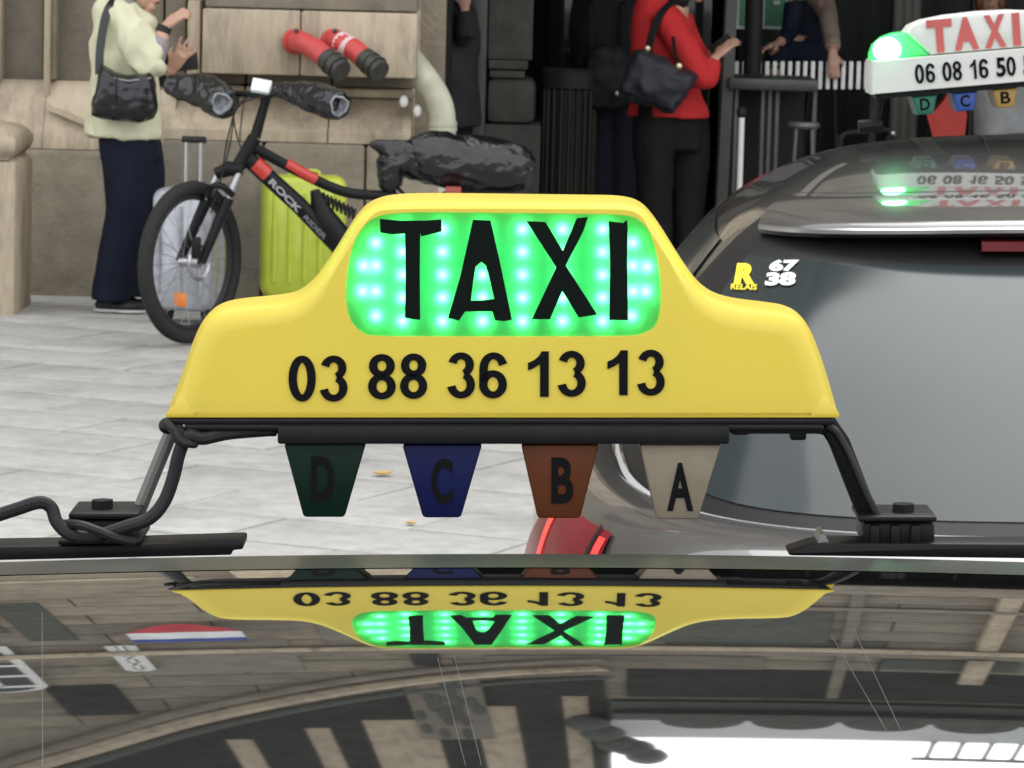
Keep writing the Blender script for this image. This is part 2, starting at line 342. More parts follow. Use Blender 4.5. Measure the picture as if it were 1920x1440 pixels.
bx('door_leaf', m_pane, 1030, 1120, -500, 560, 23.0, 23.06); bx('door_leaf', m_pane, 1125, 1335, -500, 560, 23.1, 23.16)
bx('door_rail', m_frame, 1112, 1126, -500, 560, 22.9, 23.1)
# upper front, seen mirrored in the taxi roof
ZC = 12.9                                                   # eaves of the lower wing on the right
B.add('upper_wall', box(-30, .31, 19.15, 26, 4.7, 16.6), m_stone, bevel=0); B.add('upper_wall', box(.31, 30, 19.15, 26, 4.7, ZC), m_stone)
B.add('side_wall', box(-30, -9, 18.9, 26, -.05, 4.7), m_stone); B.add('side_wall', box(7.1, 30, 18.9, 26, -.05, 4.7), m_stone)
B.add('entrance_lintel', box(pier_x1 - .3, 7.1, 18.8, 19.4, 4.3, 5.1), m_stoneD, bevel=.02)
blk = {}
def sblock(x0, x1, z0, z1, m, pro=.04):
    key = (round(x1 - x0, 2), round(z1 - z0, 2), m.name)
    if key not in blk:
        b = B.add('stone_block', box(x0, x1, 19.15 - pro, 19.18, z0, z1), m, bevel=.012); blk[key] = (b, x0, z0); return
    b, bx0, bz0 = blk[key]; c = b.copy(); COL.objects.link(c); c.location = (x0 - bx0, random.uniform(0, .01), z0 - bz0)
rng = random.Random(3)
for j in range(12):
    z0 = 5.2 + j * .66
    if 8.9 < z0 < 9.5: continue
    xx = -5.2 - .65 * (j % 2)
    while xx < 5.0:
        sblock(xx + .006, xx + 1.3, z0 + .006, z0 + .652, rng.choice([m_stone, m_stone, m_stoneD, m_stoneD, m_stone] if xx < .2 else [m_stoneD, m_stoneD, m_soot_shade, m_stoneD])); xx += 1.306
SX = 1.42
def band(x0, x1, z0, z1, pro, m, name='string_course', bev=.02):
    x0 *= SX; x1 *= SX
    return B.add(name, box(x0, x1, 19.15 - pro, 19.2, z0, z1), m, bevel=bev)
band(-3.5, 9, 8.95, 9.2, .22, m_stoneL); band(-3.5, 9, 9.22, 9.42, .12, m_stoneD); band(.3, 9, 6.2, 6.45, .2, m_stoneD)
band(.22, 12, ZC - .35, ZC, .55, m_soot_shade, 'eaves_cornice'); band(.22, 12, ZC - .8, ZC - .36, .25, m_soot_shade, 'frieze')
for k in range(14):                                         # scalloped antefixes along the eaves
    c = .9 + k * .6
    B.add('antefix', prism([(c + .28 * math.cos(a), 18.6, ZC + .42 * math.sin(a)) for a in [math.pi * q / 10 for q in range(11)]], (0, .12, 0)), m_soot_shade)
B.add('roof', ([(.31, 18.7, ZC + .01), (14, 18.7, ZC + .01), (14, 20.8, ZC + 2.5), (.31, 20.8, ZC + 2.5), (.31, 26, ZC), (14, 26, ZC)], [(0, 1, 2, 3), (3, 2, 5, 4), (0, 3, 4), (1, 5, 2)]), m_zinc, smooth=False)
for k in range(7): B.add('roof_rail_post', box(2.75 + k * .22, 2.79 + k * .22, 20.78, 20.82, ZC + 2.4, ZC + 3.5), m_dark)
B.add('roof_rail', box(2.65, 4.2, 20.76, 20.84, ZC + 3.46, ZC + 3.6), m_dark)
for k in range(5):                                          # carved finials on the corner of the taller block
    B.add('finial', ball((.15 + .1 * k, 18.95, 13.3 + .55 * k * (1 if k < 3 else .8)), .16, .2, .42), m_soot_shade)
# raking arch mouldings, pilasters, carved panel, windows
arc = [(SX * a_, b_) for a_, b_ in [(-2.9, 15.6), (-2.35, 14.4), (-1.8, 13.1), (-1.25, 12.0), (-.7, 11.1), (-.2, 10.55), (.2, 10.3)]]
for dz, r, m in ((0, .17, m_stoneL), (.55, .1, m_soot_shade), (-.5, .12, m_stoneD)):
    B.add('arch_moulding', tube([(p[0], 19.05, p[1] + dz) for p in cr(arc, 6)], r, 8), m)
for a, b in ((-1.66, -1.53), (-1.25, -1.13), (-.96, -.62), (-.42, -.22), (.0, .12)): band(a, b, 11.9 - a * 1.3, 16.5, .12, m_stoneL, 'pilaster')
band(-.28, -.21, 10.2, 16.5, .05, m_soot_shade, 'pilaster'); band(-1.12, -.97, 12.6, 16.5, .04, m_soot_shade, 'pilaster')
band(1.77, 1.86, 5.1, 8.9, .18, m_stoneL, 'pilaster'); band(1.76, 1.87, 9.5, 10.9, .18, m_stoneL, 'pilaster'); band(1.2, 1.26, 5.1, 11.9, .1, m_stoneD, 'pilaster')
cp = B.add('carved_panel', box(-1.0, -.5, 19.0, 19.1, 10.9, 14.2), m_stoneD, bevel=.02)
for k in range(26): B.add('carving', ball((rng.uniform(-.96, -.54), 19.0, rng.uniform(11.1, 14)), .035, .03, .3), m_soot_shade, parent=cp)
def window(xc, z0, z1, hw, arch):
    pts = [(xc - hw, z0), (xc + hw, z0)] + ([(xc + hw * math.cos(a), z1 + hw * 1.2 * math.sin(a)) for a in [math.pi * q / 12 for q in range(13)]] if arch else [(xc + hw, z1), (xc - hw, z1)])
    wd = B.add('window', prism([(x, 19.06, z) for x, z in pts], (0, .1, 0)), m_pane, smooth=False)
    path = [Vector((x, 19.03, z)) for x, z in pts[1:]] + [Vector((pts[0][0], 19.03, pts[0][1])), Vector((pts[1][0], 19.03, pts[1][1]))]
    B.add('window_frame', tube(path, .035, 4), m_white, parent=wd, smooth=False)
    for k in range(1, 5): B.add('glazing_bar', box(xc - hw, xc + hw, 19.0, 19.05, z0 + (z1 - z0) * k / 4 - .05, z0 + (z1 - z0) * k / 4 + .05), m_white, parent=wd)
    B.add('glazing_bar', box(xc - .015, xc + .015, 19.0, 19.05, z0, z1), m_white, parent=wd)
window(-3.5, 8.4, 10.8, .25, True); window(-2.56, 8.6, 10.1, .06, False); window(-5.0, 8.4, 10.8, .26, True); window(4.9, 9.6, 11.4, .3, True); window(4.9, 5.6, 8, .3, False)
for a, b, z0, z1, m in ((-1.8, -1.1, 8.4, 10.4, m_stoneD), (-2.15, -1.95, 5.4, 8.2, m_soot_shade), (-.95, -.72, 6.8, 9.6, m_stoneD), (-.3, .9, 9.6, 10.9, m_stoneD), (.3, 2.0, 10.4, 11.8, m_soot_shade)):
    band(a, b, z0, z1, .06, m, 'recessed_panel')  # plates set proud of the wall in darker stone
m_slate = mat('near black stone', (.04, .039, .036), .9, var=.3, scale=4)
B.add('dark_panel', prism([(p[0], 19.07, p[1] + .7) for p in cr(arc, 4)] + [(.2 * SX, 19.07, 16.55), (-2.9 * SX, 19.07, 16.56)], (0, .03, 0)), m_slate, smooth=False)  # near-black plate in front of the wall, not set back
for a, b, z0, z1, m in ((.3, 9, 10.35, 11.95, m_slate), (-2.3, -1.98, 10.9, 12.6, m_slate), (.45, 1.15, 6.6, 8.7, m_soot_shade), (-2.8, -2.2, 5.3, 7.6, m_soot_shade), (1.4, 2.0, 9.6, 10.2, m_soot_shade), (-.62, -.5, 4.9, 10.2, m_slate), (-1.05, -.7, 5.2, 6.6, m_stoneD)):
    band(a, b, z0, z1, .075, m, 'dark_panel')
# flag hanging flat over the front
FL = Thing('flag', 'red white and blue flag mirrored in the glossy taxi roof', 'flag', (-2.1, 18.75, 7.2))
def fl(z0, z1, m, wob):
    v = []; f = []
    for i in range(13):
        u = -2.42 + .66 * i / 12; a = 1 if wob == 0 else math.sin(math.pi * i / 12)
        for zz in (z0, z0 + (z1 - z0) * a): v += [(u, 18.75 + .03 * math.sin(i * 1.3), zz), (u, 18.765 + .03 * math.sin(i * 1.3), zz)]
    for i in range(12):
        b = i * 4; f += [(b, b + 4, b + 6, b + 2), (b + 1, b + 3, b + 7, b + 5), (b, b + 1, b + 5, b + 4), (b + 2, b + 6, b + 7, b + 3)]
    return FL.add('stripe', (v, f), m)
fl(8.15, 8.35, mat('blue cloth', (.05, .08, .3), .8), 0); fl(7.75, 8.145, mat('white cloth', (.75, .75, .75), .8), 0); fl(7.745, 7.2, mat('red cloth', (.45, .05, .06), .8), 1)
FL.add('flag_pole', tube([(-2.48, 18.76, 8.45), (-1.72, 18.76, 8.45)], .012, 8), m_dark)
# ================================================================== STREET THINGS BY THE WALL
def P(pts, Y): return [at(p[0], p[1], Y, p[2] if len(p) > 2 else 0) for p in pts]
# stone pier at the left edge
pr = Thing('stone_pier', 'pale stone pier with rounded cap at the left edge by the wall', 'pier', (at(-25, 570, 17.7).x, 17.85, 0))
xa, xb = at(-85, 430, 17.6).x, at(30, 430, 17.6).x
zc = Z(10, 300, 17.6)
pr.add('shaft', box(xa, xb, 17.6, 18.2, -.03, zc), m_stoneL, bevel=.03)
xc2 = at(22, 260, 17.6).x; zz = Z(10, 288, 17.6)
pr.add('cap', loft([[(xa - .02 + r, 17.58 + r, z), (xc2 - r + .01, 17.58 + r, z), (xc2 - r + .01, 18.2 - r, z), (xa - .02 + r, 18.2 - r, z)] for r, z in
       ((.02, zc), (.02, zz - .02), (0, zz), (-.012, zz + .03), (-.012, zz + .06), (.01, zz + .09), (.05, zz + .115), (.14, zz + .13))], cap=(True, True)), m_stoneL, ang=60)
# drainpipe
m_pipe = mat('cream painted pipe', (.47, .46, .36), .5, var=.12, scale=7, stain=(.25, .24, .18), stain_amt=.4, stain_scale=6)
dp = Thing('drainpipe', 'cream painted drainpipe bending round the corner of the stone pier', 'pipe', at(838, 240, 18.75))
mp_ = dp.add('pipe', tube(cr([tuple(at(*q)) for q in ((752, 60, 19.3), (762, 100, 19.0), (792, 140, 18.72), (814, 172, 18.68), (826, 200, 18.68), (830, 230, 18.68), (830, 300, 18.68), (830, 420, 18.68), (830, 545, 18.68))], 6), .064, 16), m_pipe)
dp.add('pipe', tube([at(772, -400, 18.95), at(774, 30, 18.95), at(760, 70, 19.2)], .04, 14), m_pipe)
for y in (232, 242): dp.add('collar', tube([at(830, y - 4, 18.68), at(830, y + 4, 18.68)], .07, 16), m_pipe)
for q in ((757, 190, 18.7), (783, 208, 18.7)): dp.add('bracket', ball(at(*q), .022, .02, .03), m_white)
# two red fire inlets
m_red = mat('red enamel', (.52, .06, .055), .45, var=.12, scale=30); m_iron = mat('greasy iron', (.06, .058, .052), .5, .4, var=.3, scale=40)
m_tape = mat('pale tape', (.7, .5, .5), .6, var=.2, scale=120)
for k, (ox, lb) in enumerate(((0, 'red fire inlet pipe with dark cap on the stone pier, without a tape'), (72, 'red fire inlet pipe with pale tape round it, next to the drainpipe'))):
    t = Thing('fire_inlet', lb, 'inlet', at(558 + ox, 78, 18.6), group='red fire inlets on the stone pier')
    a = [at(552 + ox, 78, 18.6), at(566 + ox, 80, 18.5), at(590 + ox, 92, 18.44), at(612 + ox, 110, 18.38)]
    t.add('pipe', tube(cr([tuple(q) for q in a], 5), [.052] * 16, 14), m_red)
    t.add('flange', tube([at(550 + ox, 78, 18.6), at(556 + ox, 78, 18.57)], .062, 14), m_red)
    d = (a[3] - a[2]).normalized(); e = a[3]
    t.add('cap', merge(*[tube([e + d * p, e + d * (p + l)], r, 14) for p, l, r in ((0, .03, .056), (.031, .02, .06), (.052, .03, .055), (.083, .012, .061), (.096, .03, .052))]), m_iron)
    t.add('bolt', ball(at(556 + ox, 58, 18.5), .012, .012, .012), m_iron)
    if k: t.add('tape', tube([at(566 + ox, 79, 18.5), at(588 + ox, 91, 18.443)], .0535, 14, cap=False), m_tape)
# ------------------------------------------------------------------ suitcases
def suitcase(name, label, Y, px0, px1, py0, py1, depth, m, ribs, yaw, group, handle=None, wheelm=None):
    c = at((px0 + px1) / 2, py1, Y); wd = at(px1, py0, Y).x - at(px0, py0, Y).x; h = at(px0, py0, Y).z
    t = Thing(name, label, 'suitcase', (c.x, Y, 0), group=group); t.o.rotation_euler = (0, 0, yaw); base = t.base; wh = .055; r = .05
    def loc(p): return Vector(p) + base
    ring = []
    n = 7
    for sx, sz, a0 in ((1, 1, 0), (-1, 1, 90), (-1, -1, 180), (1, -1, 270)):
        for k in range(n):
            a = R(a0 + 90 * k / (n - 1)); ring.append(((wd / 2 - r) * sx + r * math.cos(a), (h - wh) / 2 + wh + ((h - wh) / 2 - r) * sz + r * math.sin(a)))
    cx, cz = 0, (h - wh) / 2 + wh
    rings = []
    for y, s in ((-depth / 2 + .0, .86), (-depth / 2 + .008, .93), (-depth / 2 + .03, .985), (-depth / 2 + .06, 1), (-.008, 1), (-.006, .985), (.006, .985), (.008, 1), (depth / 2 - .06, 1), (depth / 2 - .01, .95), (depth / 2, .88)):
        rings.append([loc((cx + (x - cx) * (1 - (1 - s) * 1.6 * .6), y, cz + (z - cz) * (1 - (1 - s) * .6))) for x, z in ring])
    t.add('shell', loft(rings, cap=(True, True)), m, ang=50)
    for k in range(ribs):
        xx = -wd / 2 * .72 + wd * .72 * k / max(1, ribs - 1)
        t.add('rib', tube([loc((xx, -depth / 2 + .004, wh + .08)), loc((xx, -depth / 2 - .003, cz)), loc((xx, -depth / 2 + .004, h - .08))], .013, 8, flat=.9), m)
    for sx in (-1, 1):
        for sy in (-1, 1):
            wl = t.add('wheel', tube([loc((sx * wd * .38 - .012, sy * depth * .3, .028)), loc((sx * wd * .38 + .012, sy * depth * .3, .028))], .028, 14, axis=Vector((0, 0, 1))), wheelm or m_dark)
            t.add('wheel_fork', box(*[q for ax, (a, b) in enumerate(((sx * wd * .38 - .02, sx * wd * .38 + .02), (sy * depth * .3 - .015, sy * depth * .3 + .015), (.035, wh + .012))) for q in (a + base[ax], b + base[ax])]), m_dark, parent=wl)
    if handle:
        hz = handle; steel = mat('brushed steel', (.6, .6, .6), .3, 1, var=.05)
        for sx in (-1, 1): t.add('handle_rod', tube([loc((sx * .035, depth * .2, h - .02)), loc((sx * .035, depth * .2, hz))], .009, 8), steel)
        t.add('grip', tube([loc((-.055, depth * .2, hz)), loc((.055, depth * .2, hz))], .016, 8, axis=Vector((0, 0, 1))), m_dark)
    else: t.add('grip', tube(cr([tuple(loc(q)) for q in ((-.07, 0, h - .005), (-.06, 0, h + .02), (.06, 0, h + .02), (.07, 0, h - .005))], 4), .008, 8, axis=Vector((0, 0, 1))), m)
    return t
m_lime = mat('lime green shell', (.46, .53, .045), .35, var=.08, scale=12, coat=.3)
m_silver = mat('silver grey shell', (.34, .35, .38), .3, .3, var=.18, scale=18, bump=.35, bscale=30)
suitcase('lime_suitcase', 'bright lime green hard suitcase standing behind the bicycle frame', 18.3, 487, 645, 326, 548, .26, m_lime, 5, .12, 'suitcases by the wall', wheelm=mat('grey wheel', (.5, .5, .52), .4))
suitcase('silver_suitcase', 'silver grey hard suitcase behind the front wheel of the bicycle', 17.5, 292, 412, 350, 590, .24, m_silver, 3, -.25, 'suitcases by the wall', handle=Z(335, 262, 17.5))
# ------------------------------------------------------------------ bicycle
m_tyre = mat('tyre rubber', (.028, .027, .027), .8, var=.2, scale=60); m_rim = mat('black rim', (.03, .03, .03), .35); m_black = mat('black frame paint', (.010, .010, .011), .35, var=.1)
m_bred = mat('red frame paint', (.5, .035, .025), .35, coat=.3); m_steel = mat('grey steel', (.4, .4, .41), .3, .9); m_plast = mat('crumpled black plastic', (.008, .0085, .010), .22, var=.3, scale=14, bump=.55, bscale=15, spec=.6, vor=True)
m_plg = mat('grey plastic lining', (.26, .27, .29), .35, var=.6, scale=22, bump=.9, bscale=30, vor=True); m_orange = mat('orange reflector', (.75, .2, .02), .3)
m_wtxt = mat('pale lettering', (.34, .34, .36), .5, var=.1)
YB = 16.53
def bd(px): return YB + .00055 * (px - 355)
def bp(px, py, dy=0): return at(px, py, bd(px), dy)
BK = Thing('bicycle', 'black and red mountain bike with bagged grips standing by the wall', 'bicycle', (at(360, 640, YB).x + .4, YB + .1, 0))
def wheel(c, ax, lb=None):
    ty = BK.add('wheel', torus(c, ax, .322, .031, 56, 12), m_tyre); ax = Vector(ax).normalized()
    BK.add('rim', torus(c, ax, .283, .013, 48, 8), m_rim, parent=ty); BK.add('hub', tube([c - ax * .05, c + ax * .05], .022, 12), m_steel, parent=ty)
    u = Vector((0, 0, 1)); u = (u - ax * u.dot(ax)).normalized(); v = ax.cross(u); sp = []
    for k in range(28):
        a = 2 * math.pi * k / 28; s = .035 if k % 2 else -.035; a2 = a + (.35 if k % 4 < 2 else -.35)
        sp.append(tube([c + ax * s + (u * math.cos(a2) + v * math.sin(a2)) * .02, c + (u * math.cos(a) + v * math.sin(a)) * .275], .0011, 4))
    BK.add('spokes', merge(*sp), m_steel, parent=ty)
    BK.add('brake_disc', torus(c + ax * .045, ax, .072, .008, 30, 4), m_steel, parent=ty)
    return ty
FH = bp(357, 490); FH.z = .355
fax = Vector((.85, -.53, 0)); fdir = Vector((-.53, -.85, 0))
fw = wheel(FH, fax)
RH = Vector((at(892, 500, bd(892)).x, bd(892), .355)); wheel(RH, Vector((.25, -.97, 0)))
BK.add('reflector', xf(box(-.035, .035, -.012, .012, -.03, .03), Matrix.Translation(at(338, 562, YB)) @ Matrix.Rotation(-.9, 4, 'Z')), m_orange, bevel=.006)
# fork
for s in (-1, 1):
    cr_ = bp(430 + 20 * s, 322 - 2 * s, -.02 * s); h = FH + fax * (.058 * s); mid = cr_.lerp(h, .32)
    BK.add('fork_stanchion', tube([cr_, mid], .017, 12), m_steel); BK.add('fork_leg', tube([mid - (h - cr_) * .02, cr_.lerp(h, .5), h], [.026, .024, .019], 12), m_black)
BK.add('fork_crown', tube([bp(405, 326, .02), bp(430, 316), bp(456, 318, -.02)], [.026, .034, .026], 12), m_black)
BK.add('fork_arch', tube(cr([tuple(q) for q in (bp(392, 372, .02), bp(398, 350, -.06), bp(418, 350, -.08), bp(436, 366, -.05))], 5), .014, 8), m_black)
BK.add('front_brake', xf(box(-.02, .02, -.02, .02, -.045, .045), Matrix.Translation(FH + Vector((.03, -.07, .07)))), m_black, bevel=.008)
BK.add('head_tube', tube([bp(447, 312), bp(478, 258)], .031, 14), m_black); BK.add('stem', tube([bp(478, 258), bp(496, 196), bp(500, 178)], [.024, .02, .024], 12), m_black)
tt = BK.add('top_tube', tube(cr([tuple(q) for q in (bp(468, 272), bp(560, 322), bp(640, 358), bp(700, 366), bp(742, 366))], 6), .023, 12), m_black)
BK.add('red_panel', tube([bp(536, 307), bp(560, 320.5), bp(592, 337)], .0255, 12), m_bred, parent=tt)
dt = BK.add('down_tube', tube([bp(463, 296), bp(560, 384), bp(672, 502), bp(700, 540)], [.036, .038, .036, .036], 14), m_black)
BK.add('red_panel', tube([bp(476, 306), bp(500, 328)], .039, 14), m_bred, parent=dt)
def along(s, a, b, hpx, yoff, m, parent):   # lettering along the down tube
    a3, b3 = bp(*a), bp(*b); e = b3 - a3; n = Vector((0, -1, 0)); up = Vector((-e.z, 0, e.x)).normalized() * (hpx / F * YB)
    return BK.add('lettering', text_quad(s, a3 - up * .5 + n * yoff, e, up, n * .002, .04), m, parent=parent, smooth=False)
along('ROCK', (508, 337), (564, 395), 12.5, .041, m_wtxt, dt); along('RIDER', (572, 404), (612, 446), 9, .041, mat('grey lettering', (.13, .13, .14), .5), dt)
BK.add('shock_body', tube([bp(590, 356), bp(602, 400), bp(640, 452), bp(680, 520)], [.02, .05, .06, .05], 12), m_black)
sp = [tuple(bp(606 + 60 * t, 372 + 30 * t) + Vector((0, .022 * math.sin(t * 50), .024 * math.cos(t * 50)))) for t in [k / 60 for k in range(61)]]
BK.add('shock_spring', tube(sp, .0055, 6), m_dark)
BK.add('seat_tube', tube([bp(738, 372), bp(712, 545)], .02, 12), m_black); BK.add('seat_post', tube([bp(722, 300), bp(738, 374)], .0155, 12), m_steel)
BK.add('seat_stay', tube([bp(742, 366), bp(890, 492)], .013, 10), m_black); BK.add('chain_stay', tube([bp(712, 545), bp(890, 494)], .014, 10), m_black)
BK.add('bottom_bracket', tube([bp(706, 545, -.06), bp(706, 545, .06)], .035, 14), m_black)
BK.add('chainring', torus(bp(706, 545, -.06), (.25, -.97, 0), .075, .008, 30, 5), m_steel)
for s in (-1, 1):
    ck = BK.add('crank', tube([bp(706, 545, -.075 * s), bp(706 + 60 * s, 570, -.085 * s)], .011, 8), m_black)
    BK.add('pedal', xf(box(-.045, .045, -.04, .04, -.012, .012), Matrix.Translation(bp(706 + 60 * s, 570, -.14 * s))), m_dark, bevel=.004, parent=ck)
hb = BK.add('handlebar', tube(cr([tuple(q) for q in (at(375, 178, YB, .28), at(450, 176, YB, .1), at(500, 178, YB), at(545, 172, YB, -.12), at(625, 192, YB, -.3))], 6), .0145, 10), m_black)
BK.add('display', xf(box(-.042, .042, -.012, .012, -.032, .032), Matrix.Translation(at(490, 162, YB, -.05)) @ Matrix.Rotation(.15, 4, 'Y') @ Matrix.Rotation(-.6, 4, 'X')), mat('pale screen', (.75, .78, .8), .25), bevel=.006)
for pts in (((520, 175, -.1), (452, 195, -.1), (428, 255, -.06), (416, 330, -.03)), ((470, 178, .05), (440, 205, 0), (443, 250, -.02), (455, 285, -.04)), ((440, 190, .12), (436, 240, .0), (424, 300, -.02), (395, 400, -.03))):
    BK.add('cable', tube(cr([tuple(at(p[0], p[1], YB, p[2])) for p in pts], 8), .0035, 6), m_dark)
def cover(pts, rs, op, opr, lb):
    q = cr([(*tuple(at(p[0], p[1], YB, p[2])), r) for p, r in zip(pts, rs)], 5)
    vf = remesh(tube([Vector(k[:3]) for k in q], [k[3] for k in q], 18), .007, 2, .008, 13, (1, 1, 1, 1))
    c = BK.add('grip_cover', vf, m_plast, label=lb, ang=60)
    o, d = at(op[0], op[1], YB, op[2]), Vector(op[3]).normalized()
    BK.add('lining', loft([[tuple(o + d * k[0] + (Vector((-d.y, d.x, 0)).normalized() * math.cos(a) + Vector((0, 0, 1)) * math.sin(a) * 1.05) * (opr * k[1] * (1 + .09 * math.sin(3 * a + 1) + .05 * math.sin(7 * a)))) for a in [2 * math.pi * t / 20 for t in range(20)]] for k in ((.012, 1), (.016, .85), (-.02, .62), (-.03, .3))], cap=(False, True)), m_plg, parent=c)
cover(((318, 160, .3), (350, 165, .25), (385, 172, .2), (415, 190, .1), (425, 196, .06)), (.045, .062, .076, .074, .06), (414, 192, .0, (.35, -1, -.25)), .045, 'crumpled black plastic bag over the far grip')
cover(((515, 166, -.06), (545, 172, -.12), (585, 182, -.22), (622, 194, -.32), (640, 198, -.36)), (.026, .044, .064, .068, .058), (634, 197, -.40, (.5, -1, -.15)), .042, 'crumpled black plastic bag over the near grip')
# saddle wrapped in a bag, rack bag behind
sv = remesh(merge(tube(*(lambda q: ([Vector(k[:3]) for k in q], [k[3] for k in q]))(cr([(*tuple(bp(*p)), r) for p, r in (((692, 268), .012), ((715, 276), .035), ((750, 290), .07), ((790, 300), .1), ((840, 305), .11))], 5)), 16, flat=.8),
                  tube([bp(735, 300), bp(732, 340), bp(722, 358)], [.07, .055, .03], 12)), .008, 2, .010, 10, (1, 1, 1, 1))
BK.add('saddle_cover', sv, m_plast, label='shiny black plastic bag over the saddle', ang=60)
rv = remesh(tube(*(lambda q: ([Vector(k[:3]) for k in q], [k[3] for k in q]))(cr([(*tuple(bp(*p)), r) for p, r in (((770, 296), .08), ((800, 296), .115), ((870, 304), .122), ((940, 312), .115), ((975, 316), .1), ((998, 318), .06))], 5)), 18, flat=.9), .009, 2, .014, 8, (.8, 1, 1.6, 1))
BK.add('rack_bag', rv, m_plast, label='bulky rear bag wrapped in wrinkled black plastic', ang=60)
BK.add('rack', tube([bp(745, 352), bp(760, 366, -.05), bp(860, 366, -.05), bp(960, 362, -.05)], .008, 8), m_dark)
BK.add('rear_light', xf(box(-.035, .035, -.03, .03, -.03, .03), Matrix.Translation(bp(850, 362, -.08))), mat('dull red lens', (.3, .05, .03), .3), bevel=.008)
BK.add('kickstand', tube([bp(720, 545, -.06), bp(735, 640, -.16)], .009, 8), m_dark)
# ================================================================== PEOPLE
m_skin = mat('skin', (.50, .29, .21), .5, var=.08, scale=30); m_shoe = mat('black shoe', (.02, .02, .022), .4)
def limb(pts, Y, n=14, flat=1.0, sub=4):     # (px, py, dy, radius in metres)
    q = cr([(*tuple(at(p[0], p[1], Y, p[2])), p[3]) for p in pts], sub)
    return tube([Vector(k[:3]) for k in q], [max(k[3], .003) for k in q], n, flat)
def hand(wr, d, up, size=1.0, curl=.6, spread=.25):
    """palm and five fingers from the wrist point; d = pointing direction, up = back-of-hand side"""
    d = Vector(d).normalized(); up = Vector(up); up = (up - d * up.dot(d)).normalized(); s = d.cross(up); out = []
    out.append(tube([wr - d * .02, wr + d * .03 * size, wr + d * .085 * size], [.024 * size, .036 * size, .038 * size], 12, flat=.5, axis=up))
    for k, L in enumerate((.068, .078, .072, .056)):
        b = wr + d * .082 * size + s * ((k - 1.5) * .019 * size); a = (k - 1.5) * spread * .35; dd = (d + s * a).normalized()
        p1 = b + dd * (L * .45 * size); d2 = (dd * math.cos(curl) - up * math.sin(curl)).normalized(); p2 = p1 + d2 * (L * .33 * size)
        d3 = (dd * math.cos(curl * 1.9) - up * math.sin(curl * 1.9)).normalized(); p3 = p2 + d3 * (L * .28 * size)
        out.append(tube([b - dd * .02, p1, p2, p3], [.0095 * size, .009 * size, .008 * size, .007 * size], 8))
    b = wr + d * .03 * size - s * .03 * size; t1 = b - s * .026 * size + d * .02 * size - up * .01; t2 = t1 + d * .03 * size - up * .012 * size
    out.append(tube([wr + d * .015, b, t1, t2], [.014 * size, .013 * size, .0105 * size, .009 * size], 8))
    return merge(*out)
def head(c, face, s=1.0):
    """skull, jaw, nose, ears, eye sockets; c = centre of the head, face = looking direction"""
    c = Vector(c); f = Vector(face).normalized(); u = Vector((0, 0, 1)); f = (f - u * f.dot(u) * .5).normalized(); s_ = f.cross(u).normalized()
    L = [ball(c + u * .025, .076 * s, .092 * s, .1 * s), ball(c + f * .03 - u * .055, .052 * s, .06 * s, .06 * s), ball(c + f * .065 - u * .095, .026 * s, .03 * s, .022 * s),
         tube([c + f * .088 + u * .012, c + f * .112 - u * .028], [.009, .0165], 8), ball(c + f * .092 - u * .062, .02, .014, .01)]
    for q in (-1, 1): L += [ball(c + s_ * (.078 * q) - u * .01, .012, .016, .03), ball(c + f * .078 + s_ * (.032 * q) + u * .022, .016, .016, .008)]
    return merge(*L)
class Person(Thing):
    def __init__(s, label, Y, px, group=None):
        p = at(px, 400, Y); s.Y = Y; super().__init__('person', label, 'person', (p.x, Y, 0), group=group)
    def body(s, parts, vox=.0075): return s.add('body', remesh(merge(*parts), vox, 2), m_skin, ang=180)
    def cloth(s, name, parts, m, vox=.011, nz=.008, ns=9, crease=(1, 1, .6), parent=None, label=None): return s.add(name, remesh(merge(*parts), vox, 2, nz, ns, crease), m, ang=180, parent=parent, label=label)
    def face(s, c, f, hairm):
        c = Vector(c); f = Vector(f).normalized(); u = Vector((0, 0, 1)); s_ = f.cross(u).normalized(); 
        for q in (-1, 1): s.add('eye', ball(c + f * .086 + s_ * (.031 * q) + u * .008, .011, .011, .009), mat('eye', (.25, .22, .2), .2))
        s.add('mouth', tube([c + f * .098 - s_ * .022 - u * .06, c + f * .107 - u * .06, c + f * .098 + s_ * .022 - u * .06], .006, 6), mat('lips', (.4, .14, .12), .5))
        hv = remesh(merge(ball(c + u * .045 - f * .018, .088, .1, .098), ball(c - f * .055 - u * .03, .07, .065, .11), *[ball(c - f * .02 + s_ * (.07 * q) - u * .03, .03, .05, .09) for q in (-1, 1)]), .008, 2, .008, 30, (1, 1, .25))
        s.add('hair', hv, hairm, ang=180)
hair_b = mat('brown hair', (.07, .04, .022), .5, var=.4, scale=60, stretch=(6, 6, 1)); hair_g = mat('grey hair', (.3, .28, .26), .5, var=.3, scale=60, stretch=(6, 6, 1)); hair_a = mat('auburn hair', (.16, .055, .025), .45, var=.4, scale=60)
